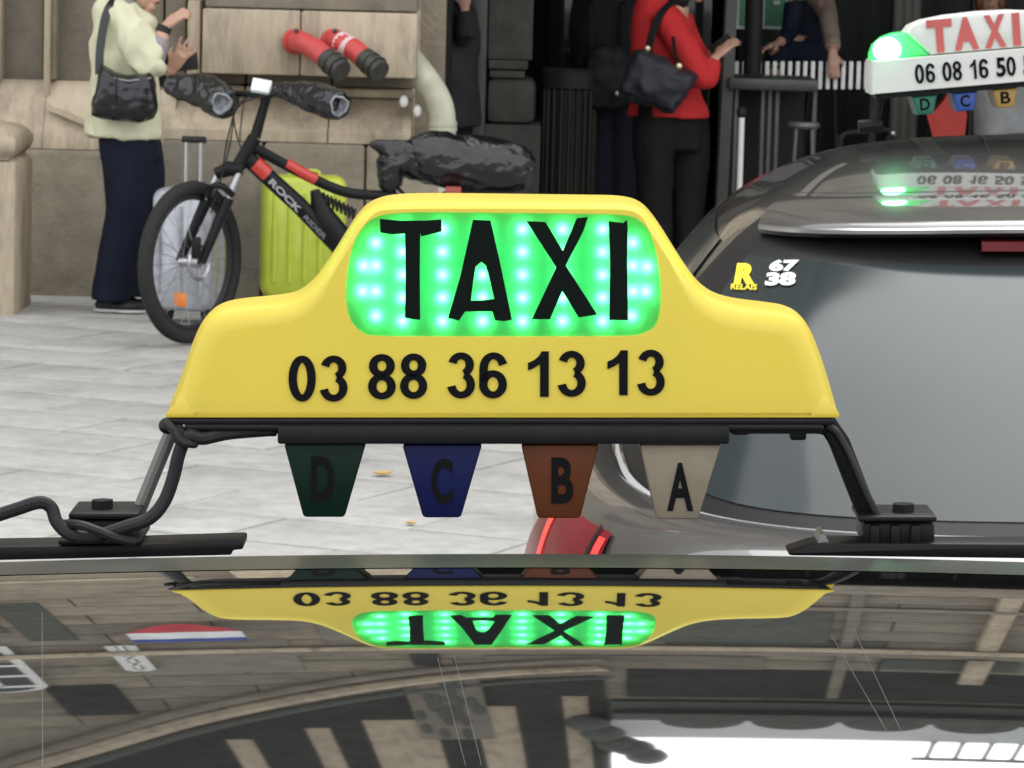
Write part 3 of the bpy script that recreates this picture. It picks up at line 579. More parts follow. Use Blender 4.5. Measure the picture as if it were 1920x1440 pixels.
# --- woman in cream jacket
Y1 = 17.9
m_cream = mat('cream cotton', (.60, .585, .41), .8, var=.07, scale=7, bump=.25, bscale=35); m_navy = mat('navy trousers', (.007, .010, .021), .8, var=.2, scale=12); m_mauve = mat('mauve knit', (.28, .23, .25), .9, var=.15, scale=40)
A = Person('person in cream jacket and dark navy trousers with a black shoulder bag', Y1, 228)
hc = at(258, -30, Y1)
wrN = at(308, 50, Y1, -.16); wrF = at(322, 128, Y1, .02)
A.body([head(hc, (1, -.25, -.25)), limb(((245, -5, .02, .052), (240, 20, 0, .06)), Y1), limb(((240, 20, 0, .1), (236, 120, 0, .13), (238, 250, 0, .13)), Y1, flat=1.0),
        limb(((228, 30, -.12, .05), (284, 122, -.2, .045), (290, 110, -.2, .045), (300, 80, -.18, .04), (308, 52, -.16, .027)), Y1, 12), hand(wrN, (.75, -.1, .55), (-.4, -.5, .6), 1.0, .95),
        limb(((252, 35, .14, .05), (285, 150, .14, .042), (305, 145, .08, .037), (322, 128, .02, .027)), Y1, 12), hand(wrF, (.55, -.2, .8), (-.1, -1, .1), 1.0, .12, .6),
        limb(((228, 262, -.06, .07), (232, 400, -.08, .06), (208, 560, -.06, .04)), Y1), limb(((262, 250, .08, .08), (262, 400, .08, .06), (240, 555, .08, .04)), Y1)])
A.face(hc, (1, -.25, -.25), hair_g)
A.cloth('jacket', [limb(((240, 2, 0, .06), (236, 14, 0, .115), (232, 34, 0, .15), (234, 90, 0, .155), (236, 130, 0, .152), (235, 190, 0, .160), (232, 235, 0, .172), (231, 257, 0, .176)), Y1, 24, 1.1),
                   limb(((226, 26, -.1, .075), (250, 70, -.17, .085), (275, 108, -.2, .082), (288, 126, -.21, .066), (293, 118, -.2, .05)), Y1, 16), limb(((252, 30, .12, .07), (275, 100, .16, .075), (288, 145, .13, .06)), Y1, 16)], m_cream, .011, .026, 6, (1.4, 1, .7, 1))
A.cloth('jumper_sleeve', [limb(((289, 116, -.2, .047), (297, 90, -.19, .044), (303, 68, -.17, .036)), Y1, 14)], m_mauve, .008, .004, 20)
A.cloth('jumper_sleeve', [limb(((288, 148, .13, .046), (303, 146, .08, .042), (316, 134, .04, .034)), Y1, 14)], m_dark, .008, .004, 20)
A.add('watch', tube([at(304, 62, Y1, -.165), at(309, 50, Y1, -.158)], .036, 14), m_dark)
A.cloth('scarf', [limb(((236, -2, .0, .06), (256, 14, -.03, .035), (268, 20, -.03, .02)), Y1, 12)], mat('olive scarf', (.16, .15, .09), .9, var=.3, scale=40), .009, .008, 16)
A.cloth('trousers', [limb(((240, 205, 0, .125), (242, 270, 0, .14), (244, 300, 0, .14)), Y1, 20, .85), limb(((235, 240, -.04, .08), (235, 275, -.06, .116), (240, 340, -.07, .11), (236, 410, -.07, .095), (222, 480, -.06, .098), (209, 540, -.05, .095), (207, 563, -.05, .096)), Y1, 16),
                     limb(((262, 240, .04, .08), (262, 275, .06, .11), (270, 340, .07, .1), (262, 410, .08, .09), (250, 480, .08, .092), (241, 530, .08, .088), (240, 556, .08, .088)), Y1, 16)], m_navy, .012, .014, 7, (1.3, 1, .5))
for px, dy in ((212, -.05), (243, .08)):
    b = at(px, 569, Y1, dy); sh = A.add('shoe', remesh(merge(ball((b.x - .02, b.y, .035), .07, .042, .035), ball((b.x + .08, b.y - .02, .03), .08, .042, .03)), .008, 2), m_shoe, ang=180)
    A.add('sole', remesh(merge(ball((b.x - .02, b.y, .01), .074, .045, .012), ball((b.x + .08, b.y - .02, .01), .083, .045, .012)), .006, 1), mat('pale sole', (.6, .6, .6), .6), parent=sh, ang=180)
m_leather = mat('glossy black leather', (.009, .009, .012), .22, var=.2, spec=.5, scale=9, bump=.25, bscale=7)
SB = Thing('shoulder_bag', 'glossy black leather bag hanging from the shoulder over the cream jacket', 'bag', at(230, 225, Y1, -.25))
bc = [(172, 216), (190, 222), (230, 226), (265, 230), (288, 222), (296, 205), (290, 150), (283, 134), (250, 142), (215, 136), (190, 120), (183, 150), (170, 195)]
ring = [at(x, y, Y1, -.26) for x, y in bc]; cen = at(232, 185, Y1, -.26)
SB.add('pouch', remesh(loft([[cen.lerp(p, s) + Vector((0, dy, 0)) for p in ring] for s, dy in ((.55, -.075), (.85, -.06), (1, -.02), (1, .03), (.85, .06), (.5, .07))], cap=(True, True)), .008, 4, .009, 13, (1, 1, 1)), m_leather, ang=180)
SB.add('strap', tube(cr([tuple(at(x, y, Y1, d)) for x, y, d in ((186, 140, -.24), (187, 100, -.23), (192, 60, -.2), (200, 25, -.17), (213, 2, -.1), (222, -4, 0))], 5), .02, 8, flat=.35), m_leather)
SB.add('seam', tube([at(219, 140, Y1, -.335), at(217, 180, Y1, -.342), at(219, 222, Y1, -.325)], .004, 6), m_leather); SB.add('zip', tube([at(196, 142, Y1, -.31), at(240, 152, Y1, -.33), at(284, 146, Y1, -.31)], .004, 6), m_steel)
PH = Thing('black_case', 'flat black case held in the raised hand beside the cream jacket', 'case', at(338, 118, Y1, .05))
PH.add('case', xf(box(-.082, .082, -.012, .012, -.043, .043), Matrix.Translation(at(338, 116, Y1, .055)) @ Matrix.Rotation(-.12, 4, 'Y')), m_dark, bevel=.008)
# --- woman in red jacket
Y2 = 21.0
m_redw = mat('red wool', (.53, .02, .022), .85, var=.08, scale=14, bump=.3, bscale=60); m_blk = mat('black trousers', (.011, .011, .012), .8, var=.2, scale=12)
C_ = Person('person in red wool jacket and black trousers looking at a phone', Y2, 1262)
hc = at(1290, -42, Y2); wr1 = at(1342, 106, Y2, -.18); wr2 = at(1338, 92, Y2, -.02)
C_.body([head(hc, (.9, -.2, -.45)), limb(((1268, -15, 0, .05), (1262, 6, 0, .06)), Y2), limb(((1262, 8, 0, .09), (1250, 100, 0, .12), (1260, 215, 0, .13)), Y2),
         limb(((1240, 25, -.14, .05), (1312, 140, -.22, .042), (1325, 142, -.22, .04), (1342, 106, -.18, .027)), Y2), hand(wr1, (.55, .1, .5), (-.5, -.5, .5), 1, .35),
         limb(((1270, 25, .14, .05), (1315, 130, .12, .04), (1338, 92, -.02, .027)), Y2), hand(wr2, (.8, -.1, .4), (.0, .5, 1), 1, .5),
         limb(((1225, 240, -.06, .07), (1228, 360, -.07, .06), (1228, 505, -.06, .04)), Y2), limb(((1290, 220, .07, .08), (1292, 360, .07, .06), (1295, 498, .07, .04)), Y2)])
C_.face(hc, (.9, -.2, -.45), hair_b)
C_.cloth('jacket', [limb(((1262, -6, 0, .06), (1252, 8, 0, .13), (1242, 30, 0, .17), (1242, 90, 0, .175), (1246, 140, 0, .17), (1250, 180, 0, .19), (1252, 210, 0, .22), (1252, 219, 0, .225)), Y2, 24, .8),
                    limb(((1240, 24, -.12, .075), (1272, 70, -.18, .082), (1305, 125, -.22, .075), (1322, 146, -.225, .07), (1332, 135, -.21, .056), (1340, 112, -.19, .042)), Y2, 16),
                    limb(((1275, 30, .12, .07), (1305, 110, .13, .07), (1320, 128, .1, .055), (1334, 100, .0, .04)), Y2, 16)], m_redw, .011, .01, 8)
C_.cloth('scarf', [limb(((1258, -10, -.02, .07), (1275, 0, -.05, .05), (1288, 10, -.06, .03)), Y2, 12)], m_blk, .01, .008, 16)
C_.cloth('trousers', [limb(((1255, 170, 0, .165), (1258, 250, 0, .175), (1258, 280, 0, .165)), Y2, 20, .8), limb(((1228, 190, -.04, .10), (1225, 250, -.06, .12), (1228, 340, -.07, .1), (1232, 430, -.06, .085), (1228, 503, -.06, .085)), Y2, 16), limb(((1288, 190, .04, .10), (1292, 250, .06, .115), (1292, 340, .07, .1), (1288, 430, .07, .085), (1292, 497, .07, .085)), Y2, 16)], m_blk, .012, .01, 8)
for px, dy in ((1234, -.06), (1300, .07)): b = at(px, 500, Y2, dy); C_.add('shoe', remesh(merge(ball((b.x, b.y, .035), .07, .042, .035), ball((b.x + .08, b.y, .03), .08, .04, .03)), .009, 2), m_shoe, ang=180)
single('phone', 'small dark phone in the hands of the person in red', 'phone', xf(box(-.037, .037, -.006, .006, -.075, .075), Matrix.Translation(at(1353, 86, Y2, -.1)) @ Matrix.Rotation(.9, 4, 'Y') @ Matrix.Rotation(.5, 4, 'X')), m_dark, at(1353, 86, Y2, -.1), bevel=.004)
HB = Thing('slouchy_handbag', 'large slouchy black handbag on the arm of the person in red', 'handbag', at(1235, 210, Y2, -.35))
bc = [(1160, 172), (1185, 190), (1225, 200), (1245, 212), (1262, 212), (1285, 185), (1308, 142), (1280, 128), (1250, 110), (1215, 92), (1190, 95), (1176, 130), (1165, 155)]
ring = [at(x, y, Y2, -.34) for x, y in bc]; cen = at(1232, 152, Y2, -.34)
HB.add('pouch', remesh(loft([[cen.lerp(p, s) + Vector((0, dy, 0)) for p in ring] for s, dy in ((.5, -.12), (.85, -.09), (1, -.02), (1, .04), (.85, .09), (.5, .11))], cap=(True, True)), .01, 4, .024, 9, (1, 1, 1)), mat('soft black leather', (.032, .034, .04), .42, var=.3, scale=8, bump=.6, bscale=20), ang=180)
for dx in (0, 6): HB.add('strap', tube(cr([tuple(at(x + dx, y, Y2, d)) for x, y, d in ((1213, 96, -.34), (1220, 62, -.27), (1236, 26, -.22), (1258, 4, -.12), (1266, -4, 0))], 5), .012, 8), m_blk)
HB.add('buckle', ball(at(1214, 91, Y2, -.38), .018, .012, .018), mat('brass', (.7, .6, .4), .3, .8)); HB.add('buckle', ball(at(1273, 124, Y2, -.42), .02, .014, .02), MATS['brass'])
HB.add('strap', tube(cr([tuple(at(x, y, Y2, d)) for x, y, d in ((1273, 122, -.41), (1266, 100, -.4), (1262, 70, -.34))], 5), .01, 8), m_blk)
# --- others further back
def bystander(label, Y, px, hd, face_dir, coatm, trm, hairm, coat, arms, hands, feet, shoe=True):
    p = Person(label, Y, px); hc = at(*hd[:2], Y, hd[2] if len(hd) > 2 else 0); parts = [head(hc, face_dir), limb(((hd[0], hd[1] + 20, 0, .05), (coat[0][0], coat[0][1], 0, .06)), Y), limb([(c[0], c[1], c[2], c[3] * .75) for c in coat], Y, flat=.8)]
    for a in arms: parts.append(limb([(q[0], q[1], q[2], q[3] * .6) for q in a], Y, 12))
    for h in hands: parts.append(hand(at(h[0], h[1], Y, h[2]), h[3], h[4], 1, .5))
    for f in feet: parts.append(limb([(q[0], q[1], q[2], q[3] * .6) for q in f], Y))
    p.body(parts, .009); p.face(hc, face_dir, hairm)
    p.cloth('coat', [limb(coat, Y, 22, .8)] + [limb(a, Y, 14) for a in arms], coatm, .013, .014, 7)
    p.cloth('trousers', [limb(f, Y, 16) for f in feet], trm, .013, .012, 7)
    if shoe:
        for f in feet: b = at(f[-1][0], f[-1][1], Y, f[-1][2]); p.add('shoe', remesh(merge(ball((b.x, b.y, b.z + .02), .06, .05, .04), ball((b.x + .05, b.y - .07, b.z + .015), .05, .08, .032)), .01, 2), m_shoe, ang=180)
    return p
m_coal = mat('charcoal coat', (.03, .03, .033), .8, var=.25, scale=6, bump=.3, bscale=20); m_coal2 = mat('black coat', (.013, .013, .015), .8, var=.2, scale=6)
Y3 = 21.1; fy = lambda Y, px: at(px, 0, Y) and (720 + (0))
def gy(px, Y):                               # pixel row of the ground there
    lo, hi = 100, 1400
    for _ in range(30):
        m = (lo + hi) / 2
        if at(px, m, Y).z > 0: lo = m
        else: hi = m
    return lo - 4
bystander('person in a dark coat standing in the doorway behind the drainpipe', Y3, 835, (842, -55), (.6, -.8, 0), m_coal, m_coal2, hair_b,
          ((838, -18, 0, .07), (832, 0, 0, .16), (830, 60, 0, .2), (832, 130, 0, .19), (834, 200, 0, .2), (836, 240, 0, .2)),
          [((858, 5, -.15, .07), (876, 70, -.2, .065), (872, 20, -.25, .045)), ((808, 5, .05, .07), (804, 80, .05, .065), (812, 140, 0, .05))],
          [(871, 14, -.26, (0, -.2, 1), (0, -1, 0)), (813, 146, 0, (.1, 0, -1), (0, -1, 0))],
          [((818, 235, -.05, .1), (818, 360, -.05, .085), (816, gy(816, Y3 - .05), -.05, .075)), ((852, 235, .05, .1), (852, 360, .05, .085), (852, gy(852, Y3 + .05), .05, .075))])
Y4 = 22.2
bystander('person in black coat and backpack standing just behind the red jacket', Y4, 1140, (1145, -70), (.2, 1, 0), m_coal2, mat('dark jeans', (.016, .018, .026), .8, var=.2), hair_b,
          ((1142, -30, 0, .07), (1140, -12, 0, .17), (1140, 60, 0, .21), (1142, 130, 0, .2), (1146, 200, 0, .2)),
          [((1180, -5, 0, .07), (1192, 80, 0, .065), (1190, 150, 0, .05)), ((1100, -5, 0, .07), (1086, 80, 0, .065), (1094, 150, 0, .05))],
          [(1190, 154, 0, (0, 0, -1), (0, -1, 0)), (1094, 154, 0, (0, 0, -1), (0, -1, 0))],
          [((1166, 195, 0, .1), (1170, 330, 0, .085), (1170, gy(1170, Y4), 0, .075)), ((1124, 195, 0, .1), (1120, 330, 0, .085), (1118, gy(1118, Y4), 0, .075))])
b4 = Thing('backpack', 'black backpack on the person standing behind the red jacket', 'backpack', at(1135, 205, Y4, -.3))
b4.add('pouch', remesh(loft([[at(1138, 140, Y4, -.28).lerp(at(x, y, Y4, -.28), s) + Vector((0, dy, 0)) for x, y in ((1092, 190), (1110, 208), (1160, 210), (1182, 190), (1180, 110), (1165, 85), (1115, 85), (1098, 110))] for s, dy in ((.5, -.13), (.88, -.1), (1, -.02), (1, .1), (.9, .14))], cap=(True, True)), .012, 4, .016, 9, (1, 1, 1)), mat('black nylon', (.02, .021, .024), .6, var=.3, scale=9), ang=180)
for dx in (-30, 30): b4.add('strap', tube([at(1138 + dx, 95, Y4, -.2), at(1138 + dx, 10, Y4, -.18), at(1138 + dx, -15, Y4, 0), at(1138 + dx, 60, Y4, .2)], .018, 6, flat=.5), m_blk)
b4.add('buckle', ball(at(1156, 176, Y4, -.42), .014, .01, .02), m_steel)
# ================================================================== ENTRANCE FURNITURE
def ground_pt(px, Y): p = at(px, gy(px, Y), Y); return Vector((p.x, Y, 0))
def post(name, label, px, Y, py_top, r, m, lean=0, knob=None, cat='post'):
    b = ground_pt(px, Y); t = Thing(name, label, cat, b); top = at(px + lean, py_top, Y)
    t.add('shaft', tube([b + Vector((0, 0, .005)), top], r, 12), m); t.add('foot', tube([b, b + Vector((0, 0, .02))], r * 2.2, 14), m_dark)
    if knob: t.add('knob', ball(top + Vector((0, 0, .01)), *knob), m_dark)
    return t
post('slim_post', 'slim white post with a dark knob in front of the entrance', 1381, 20.9, 214, .0165, m_white, 10, (.03, .03, .035))
post('black_post', 'thick black post standing before the green posters', 1400, 22.3, -500, .052, m_dark, 30)
lb_ = ground_pt(1060, 21.9); LB = Thing('litter_bin', 'dark ribbed metal litter bin between the doorway and the red jacket', 'bin', lb_)
zt = at(1060, 128, 21.9).z; m_bin = mat('dark ribbed metal', (.04, .038, .033), .5, .3, var=.2, scale=10)
LB.add('drum', tube([lb_ + Vector((0, 0, .03)), lb_ + Vector((0, 0, zt - .12))], .14, 28), m_bin)
LB.add('rim', tube([lb_ + Vector((0, 0, zt - .11)), lb_ + Vector((0, 0, zt - .02)), lb_ + Vector((0, 0, zt))], [.165, .165, .15], 28), m_bin)
for k in range(20):
    a = 2 * math.pi * k / 20; q = lb_ + Vector((.148 * math.cos(a), .148 * math.sin(a), 0)); LB.add('rib', tube([q + Vector((0, 0, .02)), q + Vector((0, 0, zt - .115))], .013, 6), m_bin)
m_poster = mat('green poster print', (.075, .27, .15), .5, var=.25, scale=7)
for a, b, lb in ((1379, 1424, 'left green poster with pale border, partly behind the black post'), (1427, 1481, 'right green poster with pale border beside the black post')):
    t = Thing('poster', lb, 'poster', at((a + b) / 2, 55, 23.6), group='green posters at the entrance')
    p0, p1 = at(a, 54, 23.6), at(b, -90, 23.6); t.add('sheet', box(p0.x, p1.x, 23.58, 23.6, p0.z, p1.z), mat('poster border', (.62, .72, .66), .5))
    t.add('print', box(p0.x + .018, p1.x - .018, 23.572, 23.579, p0.z + .02, p1.z - .02), m_poster, smooth=False)
    t.add('print_mark', box(p0.x + .07, p1.x - .05, 23.567, 23.5715, at(1450, 8, 23.6).z, at(1450, 1, 23.6).z), MATS['poster border'], smooth=False)
FE = Thing('terrace_fence', 'low fence with a row of short white slats by the dark table', 'fence', ground_pt(1495, 22.6))
zb, zt = at(1495, 166, 22.6).z, at(1495, 117, 22.6).z
for k in range(19):
    q = at(1366 + 14.3 * k, 141, 22.6); FE.add('slat', box(q.x - .012, q.x + .012, 22.57, 22.6, q.z - .082, q.z + .082), mat('white slat', (.86, .87, .85), .5), bevel=.005)
x0, x1 = at(1355, 141, 22.6).x, at(1640, 141, 22.6).x
for z in (zb + .03, zt - .03): FE.add('rail', box(x0, x1, 22.605, 22.63, z - .012, z + .012), m_dark)
for x in (x0, (x0 + x1) / 2, x1): FE.add('post', box(x - .02, x + .02, 22.635, 22.675, 0, zt), m_dark)
TB = Thing('dark_table', 'dark table with thick top and grey legs behind the slim white post', 'table', ground_pt(1452, 21.9))
p0, p1 = at(1366, 168, 21.6), at(1535, 150, 21.6); m_tab = mat('dark table top', (.05, .052, .05), .35, var=.15)
TB.add('top', box(p0.x, p1.x, 21.6, 22.3, p0.z, p1.z), m_tab, bevel=.01)
for px in (1378, 1428, 1441, 1455, 1525):
    q = at(px, 250, 21.75); TB.add('leg', tube([(q.x, 21.75, 0), (q.x, 21.75, p0.z)], .016, 10), mat('grey tube', (.12, .125, .12), .4, .3))
TB.add('back_panel', box(p0.x + .03, p1.x - .03, 22.2, 22.23, .02, p0.z), m_dark)
ST = Thing('bar_stool', 'small dark stool with grey seat in front of the table', 'stool', ground_pt(1507, 21.3)); q = at(1507, 236, 21.3)
ST.add('seat', tube([(q.x, 21.3, q.z - .015), (q.x, 21.3, q.z), (q.x, 21.3, q.z + .02)], [.075, .09, .085], 20), mat('grey seat', (.13, .14, .13), .4))
for a in (.6, 2.2, 3.9, 5.5): ST.add('leg', tube([(q.x + .06 * math.cos(a), 21.3 + .06 * math.sin(a), q.z - .01), (q.x + .11 * math.cos(a), 21.3 + .11 * math.sin(a), 0)], .011, 8), mat('grey tube', (.12, .125, .12)))
CH = Thing('metal_chair', 'dark metal chair with curved back rail behind the far taxi roof', 'chair', ground_pt(1620, 21.2)); q = at(1620, 262, 21.2)
CH.add('back_rail', tube(cr([tuple(at(*k)) for k in ((1575, 275, 21.2), (1582, 252, 21.2), (1620, 246, 21.25), (1664, 244, 21.2), (1676, 262, 21.2))], 5), .014, 8), m_steel if False else m_dark)
CH.add('seat', box(q.x - .15, q.x + .15, 21.0, 21.35, .43, .46), m_dark, bevel=.01)
for sx in (-1, 1):
    for yy in (21.02, 21.3): CH.add('leg', tube([(q.x + .14 * sx, yy, 0), (q.x + .14 * sx, yy, q.z + .02 if yy > 21.2 else .44)], .012, 8), m_dark)
CH.add('rail_end', ball(at(1674, 250, 21.15), .02, .02, .02), m_steel)
PL = Thing('green_column', 'grey green fluted column behind the far taxi sign', 'column', ground_pt(1685, 24.2)); q = ground_pt(1685, 24.2)
for k in range(3): PL.add('flute', tube([q + Vector(((k - 1) * .055, 0, 0)), q + Vector(((k - 1) * .055, 0, 4.2))], .034, 10), mat('column grey', (.12, .125, .105), .7))
PL.add('base', box(q.x - .12, q.x + .12, 24.08, 24.32, 0, .18), MATS['column grey'], bevel=.01)
# --- seated person with tan sleeve
Y5 = 23.2; m_tan = mat('tan wool', (.26, .2, .16), .85, var=.12, scale=10); m_nv = mat('dark navy cloth', (.012, .015, .028), .8, var=.2)
S_ = Person('person leaning on the fence with one tan sleeve hanging down', Y5, 1520); hc = at(1498, -38, Y5, -.1); wr = at(1562, 100, Y5, -.66)
S_.body([head(hc, (-.7, -.5, -.4)), limb(((1505, -15, -.05, .05), (1512, 5, 0, .06)), Y5), limb(((1512, 5, 0, .1), (1522, 60, .02, .12), (1530, 110, .05, .12)), Y5, flat=.8), limb(((1540, 0, -.12, .05), (1556, 45, -.4, .042), (1562, 100, -.66, .028)), Y5), hand(wr, (.05, -.2, -1), (0, -1, .2), 1, .4),
         limb(((1490, 10, -.1, .05), (1480, 60, -.15, .04), (1462, 80, -.3, .03)), Y5), hand(at(1462, 80, Y5, -.3), (-.8, -.3, -.3), (0, 0, 1), 1, .4),
         limb(((1530, 100, -.05, .085), (1460, 98, -.2, .07), (1462, 260, -.2, .045)), Y5), limb(((1535, 100, .15, .085), (1470, 100, .15, .07), (1475, 250, .2, .045)), Y5)], .009)
S_.face(hc, (-.7, -.5, -.4), mat('blond hair', (.33, .24, .12), .5, var=.3, scale=60))
S_.cloth('shirt', [limb(((1512, -2, 0, .1), (1516, 25, 0, .15), (1524, 70, .02, .15), (1530, 112, .05, .15)), Y5, 20, .8), limb(((1490, 5, -.1, .065), (1480, 60, -.15, .055), (1466, 78, -.28, .042)), Y5)], m_nv)
S_.cloth('sleeve', [limb(((1532, -8, -.06, .08), (1545, 10, -.15, .068), (1556, 48, -.42, .055), (1561, 88, -.62, .05)), Y5, 16)], m_tan, label='tan coat sleeve')
S_.cloth('trousers', [limb(((1535, 105, .05, .14), (1520, 100, 0, .12)), Y5), limb(((1530, 100, -.05, .1), (1462, 97, -.2, .085), (1460, 120, -.2, .075), (1462, 320, -.2, .06), (1462, gy(1462, Y5 - .2), -.2, .06)), Y5), limb(((1535, 100, .15, .1), (1472, 98, .15, .085), (1470, 120, .15, .075), (1474, 320, .2, .06), (1474, gy(1474, Y5 + .2), .2, .06)), Y5)], m_nv)
st = ground_pt(1530, Y5 + .1); HS = Thing('high_stool', 'high dark stool under the leaning person by the fence', 'stool', st); q = at(1530, 128, Y5 + .1)
HS.add('seat', tube([(st.x, st.y, q.z - .02), (st.x, st.y, q.z + .01)], [.15, .17], 20), m_dark)
for a in (.7, 2.3, 3.9, 5.4): HS.add('leg', tube([(st.x + .1 * math.cos(a), st.y + .1 * math.sin(a), q.z), (st.x + .19 * math.cos(a), st.y + .19 * math.sin(a), 0)], .013, 8), m_dark)
# --- person behind the far taxi sign
Y6 = 24.0; m_pale = mat('pale grey coat', (.42, .43, .44), .8, var=.2, scale=6)
bystander('auburn haired person in a pale grey coat behind the far taxi sign', Y6, 1868, (1857, -8), (-.1, -1, -.05), m_pale, m_coal2, hair_a,
          ((1858, 22, 0, .07), (1862, 40, 0, .17), (1870, 100, 0, .2), (1884, 180, 0, .21), (1890, 250, 0, .22)),
          [((1822, 45, 0, .07), (1812, 110, -.05, .065), (1800, 165, -.15, .05)), ((1905, 45, 0, .07), (1925, 130, 0, .065), (1925, 190, -.05, .05))],
          [(1799, 168, -.16, (-.2, -.3, -1), (0, -1, 0)), (1925, 194, -.06, (0, 0, -1), (0, -1, 0))],
          [((1862, 240, 0, .1), (1862, 330, 0, .085), (1862, gy(1862, Y6), 0, .075)), ((1905, 240, 0, .1), (1905, 330, 0, .085), (1905, gy(1905, Y6), 0, .075))])
RB = Thing('red_bag', 'bright red shopping bag held behind the far taxi roof', 'bag', at(1780, 268, 23.6)); m_rbag = mat('red bag paper', (.62, .05, .035), .55, var=.1, scale=10)
pts = [(1740, 222), (1758, 268), (1808, 268), (1814, 215), (1806, 190), (1776, 176), (1768, 190)]
RB.add('body', prism([at(x, y, 23.5) for x, y in pts], (0, .12, 0)), m_rbag, smooth=False, bevel=.006)
RB.add('fold', prism([at(x, y, 23.46) for x, y in ((1738, 216), (1744, 210), (1762, 266), (1752, 268))], (0, .035, 0)), m_rbag, smooth=False)
RB.add('handle', tube(cr([tuple(at(x, y, 23.56)) for x, y in ((1780, 180), (1788, 168), (1800, 172), (1803, 190))], 5), .006, 6), m_dark)
# ================================================================== FAR TAXI (road frame)
def sup(t, n):                               # super-ellipse point
    c, s = math.cos(t), math.sin(t); return math.copysign(abs(c) ** (2 / n), c), math.copysign(abs(s) ** (2 / n), s)
class Hull:                                  # plan outlines stacked in height: (z, y_rear, y_front, half width, exponent)
    def __init__(s, xc, levels): s.xc = xc; s.L = cr(levels, 6)
    def at(s, k, t, off=0):
        i = min(int(k), len(s.L) - 2); f = k - i; a, b = s.L[i], s.L[i + 1]; z, yr, yf, hw, n = [p + (q - p) * f for p, q in zip(a, b)]
        u, v = sup(t, n); return Vector((s.xc + (hw + off) * u, (yr + yf) / 2 + ((yf - yr) / 2 + off) * v, z))
    def lev(s, z):
        for i in range(len(s.L) - 1):
            if s.L[i][0] <= z <= s.L[i + 1][0]: return i + (z - s.L[i][0]) / max(1e-6, s.L[i + 1][0] - s.L[i][0])
        return len(s.L) - 1.001 if z > s.L[0][0] else 0
    def shell(s, k0, k1, nk, t0=0, t1=2 * math.pi, nt=96, off=0, closed=True, cap=(False, False)):
        ts = [t0 + (t1 - t0) * i / (nt if closed else nt - 1) for i in range(nt)]
        return loft([[s.at(k0 + (k1 - k0) * j / nk, t, off) for t in ts] for j in range(nk + 1)], closed, cap)
    def patch(s, fn, nu, nv, off, thick=.0):  # fn(u,v) -> (level, t)
        v = []; f = []
        for i in range(nu + 1):
            for j in range(nv + 1): k, t = fn(i / nu, j / nv); v.append(s.at(k, t, off))
        for i in range(nu):
            for j in range(nv): a = i * (nv + 1) + j; f.append((a, a + 1, a + nv + 2, a + nv + 1))
        return v, f
m_car = mat('dark grey metallic paint', (.085, .083, .082), .3, .5, var=.05, scale=3, coat=1)
m_carglass = mat('tinted rear glass', (.026, .034, .036), .11, var=.05, spec=.17); m_trim = mat('black trim', (.012, .012, .013), .5, var=.1)
m_lens = mat('red lamp lens', (.17, .010, .018), .22, var=.1, spec=.12); m_lens2 = mat('lit red strip', (.75, .05, .05), .2, emit=(1, .05, .04), estr=.3)
m_chrome = mat('bright trim', (.5, .5, .51), .18, .9, var=.03)
XC = .85; E0 = -1.75                          # heights below are above the pavement; eye level is 1.75
hullz = lambda L: [(z + E0, a, b, c, n) for z, a, b, c, n in L]
G = Hull(XC, hullz([(.99, 4.83, 8.5, .765, 4.2), (1.08, 5.0, 8.2, .735, 4.2), (1.18, 5.2, 7.7, .685, 4.2), (1.27, 5.40, 7.35, .62, 4.2), (1.33, 5.56, 7.05, .565, 4), (1.368, 5.76, 6.92, .50, 3.8), (1.397, 6.0, 6.86, .42, 3.4), (1.415, 6.25, 6.8, .30, 3), (1.422, 6.45, 6.74, .12, 2.4), (1.4225, 6.55, 6.6, .02, 2)]))
Lw = Hull(XC, hullz([(.02, 4.9, 9.05, .74, 5), (.25, 4.68, 9.25, .84, 5), (.55, 4.62, 9.3, .88, 5), (.8, 4.64, 9.25, .89, 5), (.92, 4.69, 9.1, .87, 4.8), (.985, 4.76, 8.7, .82, 4.6), (1.0, 4.86, 8.4, .74, 4.4)]))
FT = Thing('far_taxi', 'dark grey taxi with pale rear window parked ahead on the right', 'taxi', (XC, 4.8, -1.85), ML)
FTY = Matrix.Rotation(R(-3.2), 4, 'Z'); FT.o.matrix_world = FT.o.matrix_world @ FTY
FTB = Vector((XC, 4.8, -1.85))
FT.add('body', Lw.shell(0, len(Lw.L) - 1, 40, nt=120, cap=(True, True)), m_car, ang=60)
kz = lambda z: G.lev(z + E0)
kg0, kg1 = kz(.992), kz(1.335)
FT.add('cabin', G.shell(0, len(G.L) - 1, 90, nt=160), m_car, ang=60)
tm = -math.pi / 2
# rear glass: a patch on the sloping tail with a rounded lower corner, black border under it
def rear(u, v, k0, k1, ta, tb, top=.0):
    s = 2 * v - 1; t = tm + s * (ta + (tb - ta) * u); lift = (abs(s) ** 7) * .30 * (1 - u) ** 2; return k0 + (k1 - k0) * (u + lift * (1 - u)), t
FT.add('window_border', G.patch(lambda u, v: rear(u, v, kz(.997), kz(1.338), 1.45, 1.12), 30, 60, .003), m_trim)
gl = FT.add('rear_window', G.patch(lambda u, v: rear(u, v, kz(1.014), kz(1.295), .985, .95), 30, 60, .0055), m_carglass, ang=80)
